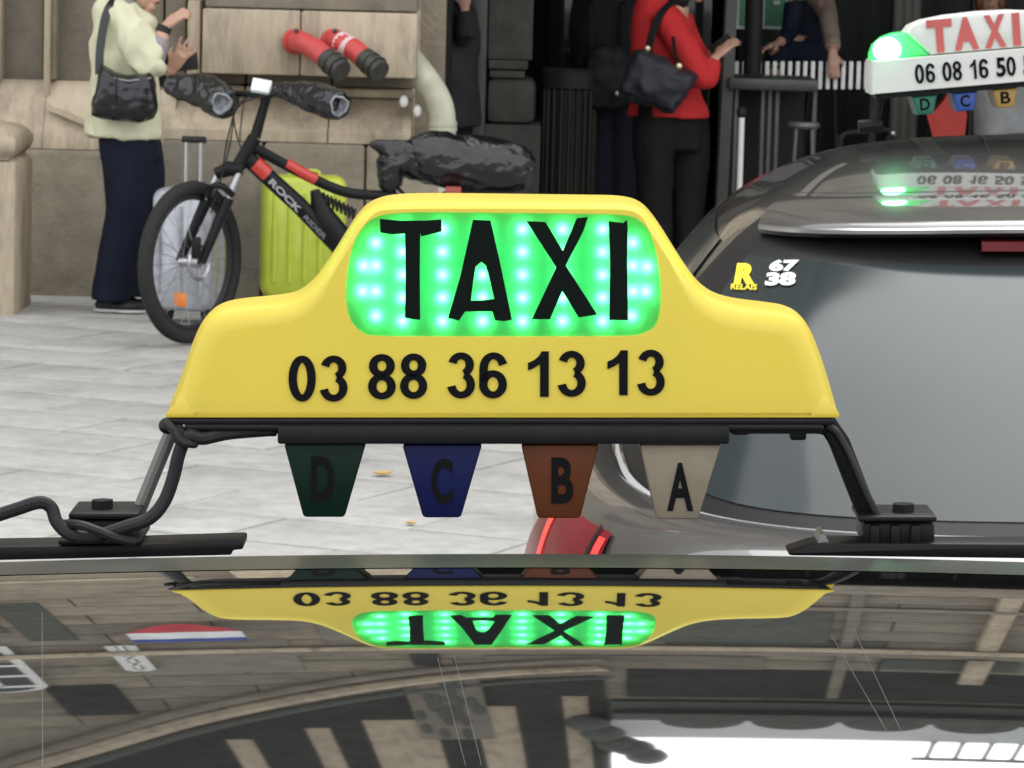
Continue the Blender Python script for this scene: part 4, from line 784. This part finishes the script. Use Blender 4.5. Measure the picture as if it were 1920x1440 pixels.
# roof edge spoiler
def spoil(off, z, s): return [Vector((XC + (.565 + off * .15) * sup(t, 4)[0] * s, 6.30 + (.74 + off) * sup(t, 4)[1], z + E0 + .016 * (1 - sup(t, 4)[0] ** 2))) for t in [tm + (-1.02 + 2.04 * i / 60) for i in range(61)]]
FT.add('spoiler', loft([spoil(-.17, 1.3660, 1), spoil(-.06, 1.3580, 1), spoil(.05, 1.3440, 1), spoil(.075, 1.3360, 1), spoil(.08, 1.3280, 1), spoil(.07, 1.3200, 1), spoil(-.02, 1.3240, 1)], closed=False), m_car, ang=50)
FT.add('spoiler_edge', loft([spoil(.078, 1.3345, 1), spoil(.0835, 1.332, 1), spoil(.0835, 1.3265, 1), spoil(.076, 1.3245, 1)], closed=False), m_chrome)
FT.add('roof_seam', loft([[p + Vector((0, 0, .0045)) for p in spoil(-.185, 1.3665, 1)], [p + Vector((0, 0, .0045)) for p in spoil(-.176, 1.3655, 1)]], closed=False), m_trim)
bl = [Vector((XC + .215 * (2 * i / 14 - 1), 5.535, 0)) for i in range(15)]
FT.add('brake_light', loft([[Vector((p.x, 5.51, 1.330 + E0)) for p in bl], [Vector((p.x, 5.482, 1.328 + E0)) for p in bl], [Vector((p.x, 5.476, 1.315 + E0)) for p in bl], [Vector((p.x, 5.50, 1.311 + E0)) for p in bl]], closed=False), mat('dark red lens', (.10, .006, .010), .3, spec=.2))
# roof side channels
for s in (-1, 1):
    def ch(off, dz): return [G.at(k, tm + s * (.86 + .25 * i / 20 + off), .003 + dz) for i, k in [(i, kz(1.338) + (kz(1.40) - kz(1.338)) * i / 20) for i in range(21)]]
    FT.add('roof_channel', loft([ch(-.012, 0), ch(.012, 0)], closed=False), m_trim); FT.add('roof_rail', loft([ch(.014, 0), ch(.02, .008), ch(.05, .008), ch(.056, 0)], closed=False), m_chrome if s < 0 else m_chrome)
# painted shoulder highlight below the glass, tail lamps, side glass, plate, bumper, wheels
FT.add('shoulder_highlight', G.patch(lambda u, v: ((lambda q: (q[0] - .75 * (1 - u) - .1, q[1]))(rear(0, v, kz(1.0), kz(1.338), 1.46, 1.12))), 4, 90, .008), mat('painted shoulder highlight', (.5, .51, .52), .35, var=.04))  # pale strip colour stands in for light along the body shoulder
lk = lambda z: Lw.lev(z + E0)
for s in (-1, 1):
    tl = FT.add('tail_lamp', Lw.patch(lambda u, v: (lk(.74) + (lk(.972) - lk(.74)) * u, tm + s * (.70 + .10 * u + (.62 - .26 * u) * v)), 14, 20, .006), m_lens)
    for a, w_ in ((1.04, .035), (.74, .03)):
        FT.add('lamp_strip', Lw.patch(lambda u, v: (lk(.75) + (lk(.965) - lk(.75)) * u, tm + s * (a + .06 * u + w_ * v)), 10, 3, .008), m_lens2, parent=tl)
    FT.add('lamp_gap', Lw.patch(lambda u, v: (lk(.70) + (lk(.976) - lk(.70)) * u, tm + s * (.775 + .07 * u + .012 * v)), 10, 2, .0095), m_trim, parent=tl)
    for a, b in ((-.25, .06), (.09, .36)):
        FT.add('side_window', G.patch(lambda u, v: (kz(1.02) + (kz(1.30) - kz(1.02)) * u, (math.pi if s < 0 else 0) + (s * 1) * (a + (b - a) * v)), 10, 14, .004), m_carglass)
    for yy in (5.5, 8.3):
        c = Vector((XC + s * .78, yy, .2 + E0)); wl = FT.add('wheel', torus(c, (1, 0, 0), .24, .085, 40, 12), m_tyre)
        FT.add('rim', tube([c - Vector((.07, 0, 0)), c + Vector((.07, 0, 0))], .17, 24, axis=Vector((0, 0, 1))), m_steel, parent=wl)
FT.add('bumper', Lw.patch(lambda u, v: (lk(.22) + (lk(.5) - lk(.22)) * u, tm + (2 * v - 1) * .9), 8, 50, .02), m_car); FT.add('number_plate', Lw.patch(lambda u, v: (lk(.6) + (lk(.7) - lk(.6)) * u, tm + (2 * v - 1) * .18), 3, 10, .008), m_white)
FT.add('windscreen', G.patch(lambda u, v: (kz(1.01) + (kz(1.3) - kz(1.01)) * u, -tm + (2 * v - 1) * .9), 10, 40, .004), m_carglass)
# sticker on the rear glass
def gpt(px, py, off=.0075):                  # point of the rear glass under a pixel, in the road frame
    best = None
    for i in range(0, 161):
        k = kz(1.0) + (kz(1.338) - kz(1.0)) * i / 160
        for j in range(0, 200):
            t = tm - 1.05 + 1.05 * j / 200; q0_ = G.at(k, t, off); q = FTB + FTY @ (q0_ - FTB); y = q.y; e = lp(px, py, y); d = (e.x - q.x) ** 2 + (e.z - q.z) ** 2
            if best is None or d < best[0]: best = (d, q0_)
    return best[1]
def sticker(s, x0, x1, y0, y1, m, off=.05, skew=0):
    o, e1, e2 = gpt(x0, y1), gpt(x1, y1), gpt(x0 + skew, y0); n = (e1 - o).cross(e2 - o).normalized()
    return FT.add('sticker', text_quad(s, o + n * .002, e1 - o, e2 - o, n * .0008, off), m, parent=gl, smooth=False)
m_sty = mat('yellow sticker', (.80, .68, .03), .5, var=.02); m_stw = mat('white sticker', (.8, .8, .8), .5, var=.02)
sticker('R', 1378, 1416, 496, 534, m_sty, .07, 6); sticker('RELAIS', 1371, 1420, 536, 545, m_sty, .02, 2)
sticker('67', 1442, 1496, 489, 510, m_stw, .05, 5); sticker('38', 1434, 1490, 515, 538, m_stw, .05, 4)
# ------------------------------------------------------------------ white sign on the far taxi
YS = 6.55; S6 = YS / F; ob = lp(1840, 157, YS); TL = R(4.8)
ua, va, na = Vector((math.cos(TL), 0, math.sin(TL))), Vector((-math.sin(TL), 0, math.cos(TL))), Vector((0, -1, 0))
def fs(u, v, d=0): return ob + ua * (u * S6) + va * (v * S6) + na * d
FS = Thing('white_taxi_sign', 'white roof sign with red letters and a lit green lamp on the far taxi', 'taxi sign', fs(0, -55), ML)
m_ws = mat('white sign plastic', (.72, .72, .68), .35, var=.03, scale=10, trans=(.12, None))
def slabp(pts, d0, d1, rad=.006):
    """closed outline lofted between two depths with rounded front and back edges"""
    cx = sum(p[0] for p in pts) / len(pts); cy = sum(p[1] for p in pts) / len(pts); rr = []
    for d, k in ((d0, 10), (d0 + rad * .3, 4), (d0 + rad, 1), (d0 + rad * 2, 0), (d1 - rad * 2, 0), (d1 - rad, 1), (d1, 6)):
        rr.append([fs(u - k * (u - cx) / max(1, math.hypot(u - cx, (v - cy))), v - k * (v - cy) / max(1, math.hypot(u - cx, v - cy)), -d) for u, v in pts])
    return loft(rr, cap=(True, True))
FS.add('lower_case', slabp([(-212, 0), (212, 0), (206, 62), (-206, 62)], -.065, .065, .004), m_ws, ang=30, bevel=0)
FS.add('upper_case', slabp([(-96, 63), (-118, 86), (-139, 108), (-128, 120), (-104, 128), (-60, 133), (0, 135), (60, 133), (104, 128), (128, 120), (139, 108), (118, 86), (96, 63)], -.05, .05), m_ws, ang=30)
m_dome = mat('green lamp lens', (.30, .78, .48), .12, var=.02, trans=(.6, (.25, .95, .45)))
m_led = mat('green light emitting diode', (.1, .9, .3), .4, emit=(.21, 1, .45), estr=18)
m_led2 = mat('bright green lamp', (.5, 1, .7), .4, emit=(.16, 1, .38), estr=8)
for s in (-1, 1):
    dm = FS.add('lamp_dome', slabp([(s * a, b) for a, b in ((205, 63), (204, 74), (196, 90), (180, 102), (160, 108), (141, 109), (119, 87), (98, 63))][::s], -.045, .045), m_dome, ang=40)
    FS.add('bulb', ball(fs(s * 176, 80, .047), .024, .01, .021), m_led2, parent=dm)
m_rl = mat('red letters', (.50, .10, .09), .5, var=.04); m_bk = mat('black letters', (.004, .004, .005), .6, var=.05, spec=.1)
for ch, a, b in (('T', -101, -54), ('A', -51, -6), ('X', 5, 45), ('I', 58, 72)):
    FS.add('letter', text_quad(ch, fs(a, 67, .0515), ua * ((b - a) * S6), va * (61 * S6), na * .001, .05 if ch != 'I' else .03), m_rl, smooth=False)
for s_, a in (('0', -130), ('6', -110), ('0', -79), ('8', -60), ('1', -27), ('6', -11), ('5', 21), ('0', 40), ('5', 71)):
    FS.add('digit', (text_quad if s_ == '5' else digit_quad)(s_, fs(a, 13, .0664), ua * ((17 if s_ != '1' else 11) * S6), va * (36 * S6), na * .001), m_bk, smooth=False)
m_flap = {k: mat('flap ' + k, c, .4, var=.12, scale=30, spec=.12) for k, c in (('D', (.004, .016, .011)), ('C', (.007, .010, .058)), ('B', (.10, .03, .012)), ('A', (.24, .205, .15)))}
m_flap2 = {k: mat('far flap ' + k, c, .35, var=.08, scale=30) for k, c in (('D', (.02, .15, .10)), ('C', (.03, .08, .33)), ('B', (.38, .24, .06)), ('A', (.5, .48, .42)))}
FS.add('base_plate', slabp([(-200, -10), (200, -10), (206, -1), (-206, -1)], -.05, .05, .002), m_trim, ang=30)
for k, u in (('D', -113), ('C', -38), ('B', 37), ('A', 112)):
    fl_ = FS.add('tariff_flap', slabp([(u - 24, -11), (u + 24, -11), (u + 15, -46), (u - 15, -46)], -.045, .045, .002), m_flap2[k], ang=30)
    FS.add('letter', text_quad(k, fs(u - 9, -38, .0455), ua * (18 * S6), va * (22 * S6), na * .001, .02), m_bk, parent=fl_, smooth=False)
for s in (-1, 1): FS.add('leg', tube([fs(s * 190, -8), fs(s * 205, -60)], .008, 8), m_trim); FS.add('foot', tube([fs(s * 190, -62), fs(s * 235, -62)], .012, 8, axis=Vector((0, 0, 1))), m_trim)

# ================================================================== NEAR TAXI (road frame)
RY0, RR, RZ = 1.985, 1.2, -.372
def roof_z(x, y): return RZ - ((y - RY0) ** 2 - (2.3 - RY0) ** 2) / (2 * RR) - x * x / 18.0 - max(0, abs(x) - .42) ** 2 * 1.6
def rgrid(x0, x1, y0, y1, nx, ny, dz=0):
    v = []; f = []
    for j in range(ny + 1):
        for i in range(nx + 1):
            x = x0 + (x1 - x0) * i / nx; y = y0 + (y1 - y0) * j / ny; v.append((x, y, roof_z(x, y) + dz))
    for j in range(ny):
        for i in range(nx): a = j * (nx + 1) + i; f.append((a, a + 1, a + nx + 2, a + nx + 1))
    return v, f
m_roof = mat('black mirror gloss paint', (.345, .352, .35), .028, .98, var=.10, scale=2.5, coat=1, ior=1.5)
NT = Thing('near_taxi', 'black glossy taxi in the foreground with mirror like roof', 'taxi', (0, 2.2, -1.87), ML)
rf = NT.add('roof_panel', rgrid(-.6, .6, 1.42, 2.0335, 100, 110), m_roof, ang=180)
NT.add('roof_panel', rgrid(-.6, .6, 2.0435, 2.46, 100, 60, -.0006), mat('dusty roof paint', (.065, .07, .066), .3, .6, var=.15, scale=14), ang=180)
NT.add('roof_seal', rgrid(-.6, .6, 2.033, 2.044, 60, 3, -.0022), m_trim)
m_nb = mat('black body paint', (.015, .015, .016), .25, coat=1, var=.1)
NC = Hull(0, [(-.90, .86, 3.5, .80, 5), (-.78, .98, 3.22, .765, 5), (-.62, 1.15, 2.95, .71, 5), (-.50, 1.30, 2.72, .66, 5), (-.43, 1.41, 2.56, .625, 5), (-.405, 1.46, 2.44, .60, 6)])
NT.add('cabin', NC.shell(0, len(NC.L) - 1.6, 24, nt=100), m_nb, ang=60)
NL = Hull(0, [(-1.72, .95, 4.1, .72, 5), (-1.5, .74, 4.22, .83, 5), (-1.2, .70, 4.25, .87, 5), (-1.0, .74, 4.15, .86, 5), (-.92, .80, 3.9, .83, 5), (-.895, .92, 3.6, .77, 5)])
NT.add('body', NL.shell(0, len(NL.L) - 1, 24, nt=110, cap=(True, True)), m_nb, ang=60)
for t0, w_, nm in ((tm, .85, 'rear_window'), (-tm, .85, 'windscreen'), (0, .55, 'side_window'), (math.pi, .55, 'side_window')):
    NT.add(nm, NC.patch(lambda u, v: (NC.lev(-.86) + (NC.lev(-.47) - NC.lev(-.86)) * u, t0 + (2 * v - 1) * w_), 10, 30, .004), m_carglass)
for s in (-1, 1):
    NT.add('tail_lamp', NL.patch(lambda u, v: (NL.lev(-1.15) + (NL.lev(-.95) - NL.lev(-1.15)) * u, tm + s * (.65 + .3 * v)), 8, 12, .005), m_lens)
    for yy in (1.35, 3.5):
        c = Vector((s * .77, yy, -1.55)); wl = NT.add('wheel', torus(c, (1, 0, 0), .225, .085, 40, 12), m_tyre); NT.add('rim', tube([c - Vector((.07, 0, 0)), c + Vector((.07, 0, 0))], .16, 24, axis=Vector((0, 0, 1))), m_steel, parent=wl)
def roof_hit(px, py):
    y0_, y1_ = 1.45, 2.03
    for _ in range(40):
        ym = (y0_ + y1_) / 2; q = lp(px, py, ym)
        if q.z > roof_z(q.x, ym): y0_ = ym
        else: y1_ = ym
    return lp(px, py, ym)
m_scr = mat('scratched lacquer', (.075, .074, .07), .5, var=.3, scale=90)
for a, b, w_ in (((79, 1150), (80, 1438), .00012), ((820, 1232), (873, 1436), .00009), ((851, 1228), (903, 1436), .00009), ((1558, 1190), (1662, 1370), .00009), ((1600, 1180), (1690, 1372), .00009)):
    L_ = []
    for i in range(25): q = roof_hit(a[0] + (b[0] - a[0]) * i / 24, a[1] + (b[1] - a[1]) * i / 24); L_.append([(q.x - w_, q.y, q.z + .0002), (q.x + w_, q.y, q.z + .0002)])
    NT.add('scratch', loft(L_, closed=False), m_scr, parent=rf)
# ------------------------------------------------------------------ yellow sign on the near taxi
D = 2.30; SC = D / F
TS = Thing('yellow_taxi_sign', 'yellow roof sign with lit green panel and phone number on the near taxi', 'taxi sign', lp(945, 1030, D), ML)
m_yel = mat('yellow sign plastic', (.84, .672, .092), .36, var=.03, scale=9, coat=.1, trans=(.28, (.80, .66, .08)))
m_pan = mat('green diffuser panel', (.012, .28, .075), .3, var=.02, trans=(.75, (.30, .95, .45)))
outl = [(313, 778), (323, 748), (335, 718), (347, 684), (358, 652), (369, 624), (381, 601), (396, 584), (418, 573), (450, 567), (490, 563), (525, 559), (548, 554), (568, 543), (590, 522), (612, 492), (633, 460), (652, 429), (668, 405), (684, 388), (704, 377), (732, 370), (780, 367),
        (860, 367), (945, 368), (1030, 369), (1100, 370), (1152, 371), (1183, 375), (1204, 384), (1221, 400), (1239, 425), (1261, 460), (1284, 496), (1306, 526), (1329, 547), (1356, 560), (1392, 568), (1440, 574), (1476, 580), (1501, 593), (1518, 617), (1533, 652), (1546, 690), (1558, 730), (1573, 782)]
outl = cr(outl, 3)
def inset(o, d, flare=0):                    # moved inwards by d pixels (bottom ends only sideways)
    out = []
    for i, (x, y) in enumerate(o):
        a, b = o[max(0, i - 2)], o[min(len(o) - 1, i + 2)]; tx, ty = b[0] - a[0], b[1] - a[1]; l_ = math.hypot(tx, ty); nx, ny = -ty / l_, tx / l_
        if i in (0, len(o) - 1): nx, ny = (1 if i == 0 else -1), 0
        k = d; yy = y + ny * k
        out.append((x + nx * k, min(yy, 781)))
    return out
FRONT = 2.252
rings = []
for d, y in ((16, 2.348), (8, 2.346), (3, 2.340), (.8, 2.328), (0, 2.31), (0, 2.295), (.8, 2.282), (2.5, 2.271), (5.5, 2.262), (10, 2.256), (15, FRONT + .0028), (22, FRONT + .0016), (32, FRONT + .0006), (42, FRONT + .0001), (48, FRONT), (54, FRONT)):
    rr = []
    for (px, py), (ax_, ay_), (bx_, by_) in zip(inset(outl, d), inset(outl, min(d, 14 + d * .14)), outl):
        t_ = max(0, min(1, (by_ - 470) / 130)); t_ = t_ * t_ * (3 - 2 * t_); px, py = ax_ + (px - ax_) * t_, ay_ + (py - ay_) * t_
        k = max(0, min(1, (py - 368) / 410)) if y < D else 0; a, b = lp(px, py, D), lp(px, py, y); q = a.lerp(b, k); q.y = y; rr.append(q)
    rings.append(rr)
# window outline on the front face (pixels as seen)
win = [(690, 411), (706, 398), (730, 393), (800, 391), (945, 391), (1090, 392), (1165, 393), (1190, 398), (1208, 413), (1222, 444), (1232, 482), (1238, 522), (1239, 560), (1236, 592), (1226, 614), (1204, 626), (1175, 630), (1060, 631), (945, 631), (820, 631), (705, 630), (680, 624), (661, 607), (651, 580), (649, 548), (651, 514), (658, 475), (670, 440)]
win = cr(win + [win[0]], 3)[:-1]
W3 = [lp(x, y, FRONT) for x, y in win]
v, f = loft(rings, closed=False)
bm = bmesh.new(); bv = [bm.verts.new(p) for p in v]
for q in f: bm.faces.new([bv[i] for i in q])
n = len(outl); last = bv[-n:]; wv = [bm.verts.new(p) for p in W3]
edges = []
for i in range(n - 1): edges.append(bm.edges.get((last[i], last[i + 1])) or bm.edges.new((last[i], last[i + 1])))
edges.append(bm.edges.new((last[-1], last[0])))
for i in range(len(wv)): edges.append(bm.edges.new((wv[i], wv[(i + 1) % len(wv)])))
bmesh.ops.triangle_fill(bm, use_beauty=True, use_dissolve=False, edges=edges)
rv = [bm.verts.new(Vector(p) + Vector((0, .004, 0))) for p in W3]
for i in range(len(wv)): bm.faces.new((wv[i], wv[(i + 1) % len(wv)], rv[(i + 1) % len(wv)], rv[i]))
bm.faces.new(bv[:n])                          # back
bm.verts.index_update(); vf = [tuple(q.co) for q in bm.verts], [tuple(x.index for x in q.verts) for q in bm.faces]; bm.free()
case = TS.add('case', vf, m_yel, ang=30)
# pale rim along the foot of the case
rim = [lp(px, py, D) for px, py in ((312, 779), (1574, 783))]
def rimloop(y0, y1, ins): return [Vector((rim[0].x + ins, y0, 0)), Vector((rim[1].x - ins, y0, 0)), Vector((rim[1].x - ins, y1, 0)), Vector((rim[0].x + ins, y1, 0))]
zt_, zb_ = lp(945, 752, FRONT).z, lp(945, 783, FRONT).z
TS.add('case_rim', loft([[Vector((p.x, p.y, z)) for p in rimloop(FRONT + .002 - o, 2.35 + o * .5, i)] for z, o, i in ((zt_ + .002, .0004, .0105), (zt_ - .002, .0014, .0095), (zb_ + .003, .002, .0045), (zb_ + .0012, .002, .004), (zb_, .0014, .0045))], cap=(False, True)), m_yel, ang=50)
pan = TS.add('lit_panel', ([tuple(p + Vector((0, .0030, 0))) for p in W3], [tuple(range(len(W3)))]), m_pan, ang=30)
leds = [(x, y) for x in (755, 830, 905, 980, 1055, 1130) for y in (430, 472, 515, 558, 602)] + [(705, 455), (705, 498), (705, 546), (705, 592), (682, 498), (680, 546), (1186, 455), (1186, 498), (1186, 546), (1184, 592), (1213, 500), (1211, 546)]
led0 = None
LD = .0008
for x, y in leds:
    q = lp(x, y, FRONT + .004) + Vector((0, LD, 0))
    if led0 is None: led0 = TS.add('diode', tube([q, q + Vector((0, .002, 0))], .0023, 12, axis=Vector((0, 0, 1))), m_led, parent=pan); q0 = q
    else: c = led0.copy(); COL.objects.link(c); c.location = q - q0
bd_ = [lp(945 + (x - 945) * .985, 511 + (y - 511) * .97, FRONT) + Vector((0, .0118, 0)) for x, y in win]
TS.add('diode_board', prism(bd_, (0, .0015, 0)), mat('dark circuit board', (.03, .06, .035), .6), smooth=False)
# hand cut letters stuck on the panel
L3 = lambda pts, ox: [(ox + x / 2.88, 340 + y / 2.88) for x, y in pts]
m_tp = mat('black tape letters', (.004, .007, .006), .7, var=.1, spec=.08)
LET = {'T': L3([(1187, 203), (1300, 213), (1440, 212), (1520, 205), (1522, 272), (1410, 297), (1405, 278), (1403, 500), (1405, 745), (1395, 748), (1322, 738), (1326, 500), (1322, 283), (1250, 287), (1190, 276)], 300),
       'X': L3([(78, 215), (180, 220), (275, 375), (350, 200), (410, 193), (385, 270), (290, 455), (460, 720), (360, 735), (272, 592), (205, 745), (108, 745), (240, 465)], 960),
       'I': L3([(522, 215), (600, 225), (622, 208), (625, 260), (622, 420), (628, 750), (525, 748), (530, 440)], 960)}
YL = FRONT + .0012
for k, pts in LET.items(): TS.add('letter', prism([lp(x, y, YL) for x, y in pts], (0, .0008, 0)), m_tp, smooth=False)
Ao = L3([(1690, 208), (1785, 212), (1843, 470), (1900, 748), (1860, 755), (1810, 750), (1795, 702), (1648, 703), (1615, 752), (1555, 738), (1620, 520)], 300); Ai = L3([(1705, 460), (1735, 435), (1760, 455), (1785, 545), (1805, 635), (1765, 640), (1680, 645), (1690, 550)], 300)
bm = bmesh.new(); lo_ = [[bm.verts.new(lp(x, y, YL)) for x, y in q] for q in (Ao, Ai)]; ed = [bm.edges.new((q[i], q[(i + 1) % len(q)])) for q in lo_ for i in range(len(q))]
bmesh.ops.triangle_fill(bm, use_beauty=True, edges=ed)
r_ = bmesh.ops.extrude_face_region(bm, geom=bm.faces[:])
for q in r_['geom']:
    if isinstance(q, bmesh.types.BMVert): q.co.y += .0008
bm.verts.index_update(); vf = [tuple(q.co) for q in bm.verts], [tuple(x.index for x in q.verts) for q in bm.faces]; bm.free()
TS.add('letter', vf, m_tp, smooth=False)
# phone number
for s_, a, b, c, d in (('0', 541, 592, 667, 753), ('3', 601, 652, 667, 753), ('8', 690, 742, 664, 749), ('8', 750, 801, 663, 748), ('3', 840, 891, 661, 747), ('6', 898, 950, 661, 747), ('1', 990, 1029, 659, 744), ('3', 1047, 1099, 658, 744), ('1', 1139, 1177, 657, 741), ('3', 1196, 1247, 656, 742)):
    yq = FRONT - .0012; o = lp(a, d, yq); e1 = lp(b, d, yq) - o; e2 = lp(a, c, yq) - o
    TS.add('digit', digit_quad(s_, o, e1, e2, (0, .0014, 0)), m_bk, smooth=False)
# black tray, tariff flaps, legs, feet, cable
def lbox(px0, px1, py0, py1, y0, y1, nm, m, bev=.0015, parent=None):
    a, b = lp(px0, py0, y0), lp(px1, py1, y0); return TS.add(nm, box(a.x, b.x, y0, y1, b.z, a.z), m, bevel=bev, parent=parent)
m_tray = mat('black sign tray', (.009, .009, .010), .42, var=.15, scale=30)
lbox(318, 1566, 784, 797, 2.253, 2.345, 'tray', m_tray); lbox(345, 1545, 797, 806, 2.262, 2.34, 'tray', m_tray); lbox(520, 1368, 800, 833, 2.245, 2.33, 'lamp_rail', m_tray); lbox(1372, 1405, 806, 816, 2.265, 2.33, 'lug', m_tray); lbox(1482, 1512, 806, 826, 2.265, 2.28, 'lug', m_tray)
lbox(366, 519, 806, 819, 2.255, 2.33, 'tray', m_tray); lbox(1369, 1542, 806, 814, 2.255, 2.33, 'tray', m_tray); lbox(345, 1545, 796, 808, 2.2505, 2.262, 'tray', m_tray)
for k, (a, b, c, d, e, g_) in {'D': (532, 686, 569, 646, 832, 970), 'C': (754, 904, 793, 864, 834, 971), 'B': (977, 1123, 1008, 1088, 834, 972), 'A': (1199, 1352, 1231, 1309, 834, 974)}.items():
    yf = 2.25; q = [lp(a, e, yf), lp(b, e, yf), lp(d, g_, yf), lp(c, g_, yf)]
    fo = TS.add('tariff_flap', prism(q, (0, .075, 0)), m_flap[k], smooth=True, bevel=.0018, label={'D': 'dark green flap', 'C': 'dark blue flap', 'B': 'rusty orange flap', 'A': 'beige flap'}[k] + ' with letter ' + k)
    xm = {'D': (583, 626, 856, 940), 'C': (809, 849, 860, 945), 'B': (1034, 1075, 858, 944), 'A': (1251, 1300, 868, 958)}[k]; yq = yf - .0008
    o = lp(xm[0], xm[3], yq); TS.add('letter', text_quad(k, o, lp(xm[1], xm[3], yq) - o, lp(xm[0], xm[2], yq) - o, (0, .0009, 0), .03), m_bk, parent=fo, smooth=False)
def strap(pts, wpx, y, th, nm, m): # flat bar bent in the picture plane
    P3 = [lp(p[0], p[1], y) for p in pts]; return TS.add(nm, tube(P3, wpx, 4, flat=th), m, smooth=False)
def bar(pts, half, y0, y1, nm, m, bev=.0012):
    L_, R_ = [], []
    for i, p in enumerate(pts):
        a, b = pts[max(0, i - 1)], pts[min(len(pts) - 1, i + 1)]; l_ = math.hypot(b[0] - a[0], b[1] - a[1]); nx, ny = -(b[1] - a[1]) / l_ * half, (b[0] - a[0]) / l_ * half; L_.append((p[0] + nx, p[1] + ny)); R_.append((p[0] - nx, p[1] - ny))
    return TS.add(nm, prism([lp(x, y, y0) for x, y in L_ + R_[::-1]], (0, y1 - y0, 0)), m, bevel=bev)
bar([(1530, 795), (1555, 800), (1575, 830), (1608, 915), (1636, 985), (1648, 1000)], 19, 2.285, 2.305, 'leg', m_tray)
bar([(1550, 797), (1571, 812), (1591, 845), (1628, 930), (1652, 978)], 6, 2.27, 2.31, 'leg_edge', mat('worn black steel', (.04, .038, .036), .5, .3))
def foot(px0, px1, s):
    lbox(px0, px1, 968, 979, 2.262, 2.312, 'foot_plate', m_tray); lbox(px0 + 8, px1 - 4, 979, 1024, 2.268, 2.315, 'foot_block', m_tray, .003)
    for k in range(3): lbox(px0 + 22 + k * 38, px0 + 40 + k * 38, 985, 1022, 2.264, 2.27, 'foot_rib', m_tray)
    c = lp((px0 + px1) / 2 + 10, 958, 2.282); TS.add('nut', tube([c - Vector((0, 0, .005)), c + Vector((0, 0, .0045))], .007, 6, axis=Vector((1, 0, 0))), m_tray, smooth=False)
foot(1610, 1757, 1)
TS.add('roof_bar', prism([lp(x, y, 2.262) for x, y in ((1478, 1036), (1520, 1022), (1545, 1018), (1960, 1020), (1960, 1048), (1480, 1042))], (0, .03, 0)), m_tray, bevel=.0015)
TS.add('bar_clip', prism([lp(x, y, 2.265) for x, y in ((1533, 1020), (1539, 1002), (1546, 1001), (1556, 1020))], (0, .03, 0)), m_steel, smooth=False)
TS.add('leg', tube([lp(325, 800, 2.3), lp(259, 962, 2.3)], .0042, 10), mat('grey rod', (.16, .15, .145), .5, .3))
lbox(128, 262, 962, 974, 2.262, 2.312, 'foot_plate', m_tray); lbox(122, 252, 974, 1022, 2.268, 2.315, 'foot_block', m_tray, .003); lbox(108, 264, 1012, 1022, 2.258, 2.32, 'foot_block', m_tray)
c = lp(192, 951, 2.282); TS.add('nut', tube([c - Vector((0, 0, .005)), c + Vector((0, 0, .0045))], .007, 6, axis=Vector((1, 0, 0))), m_tray, smooth=False)
TS.add('roof_bar', prism([lp(x, y, 2.262) for x, y in ((-60, 1026), (200, 1022), (456, 1014), (456, 1030), (436, 1032), (434, 1041), (-60, 1052))], (0, .035, 0)), m_tray, bevel=.0012)
TS.add('corner_block', ball(lp(316, 798, 2.28), .006, .012, .005), m_tray)
m_cab = mat('black rubber cable', (.02, .02, .021), .5, var=.2, scale=60)
CB = Thing('power_cable', 'black power cable looping from the yellow sign to the left roof foot', 'cable', lp(200, 1010, 2.25), ML)
ctr = [(500, 806, 2.26), (430, 812, 2.256), (380, 822, 2.252), (352, 818, 2.25), (336, 850, 2.25), (325, 895, 2.25), (308, 940, 2.248), (280, 972, 2.245), (235, 988, 2.243), (190, 1003, 2.243), (160, 1008, 2.245), (128, 1000, 2.248), (106, 978, 2.25), (96, 952, 2.252), (74, 942, 2.252), (30, 955, 2.254), (-40, 978, 2.26)]
CB.add('cable', tube([lp(*k) for k in cr(ctr, 6)], .0040, 10), m_cab)
CB.add('cable', tube([lp(*k) for k in cr([(120, 982, 2.262), (150, 984, 2.24), (185, 996, 2.236), (220, 1010, 2.238), (252, 1016, 2.245)], 6)], .0028, 8), m_cab)
CB.add('cable', tube([lp(*k) for k in cr([(312, 794, 2.25), (326, 808, 2.246), (338, 826, 2.244), (352, 832, 2.246), (346, 818, 2.252), (334, 800, 2.256)], 6)], .0028, 8), m_cab)
CB.add('cable_tie', torus(lp(347, 828, 2.25), (.3, 0, 1), .006, .0022, 20, 8), m_cab)
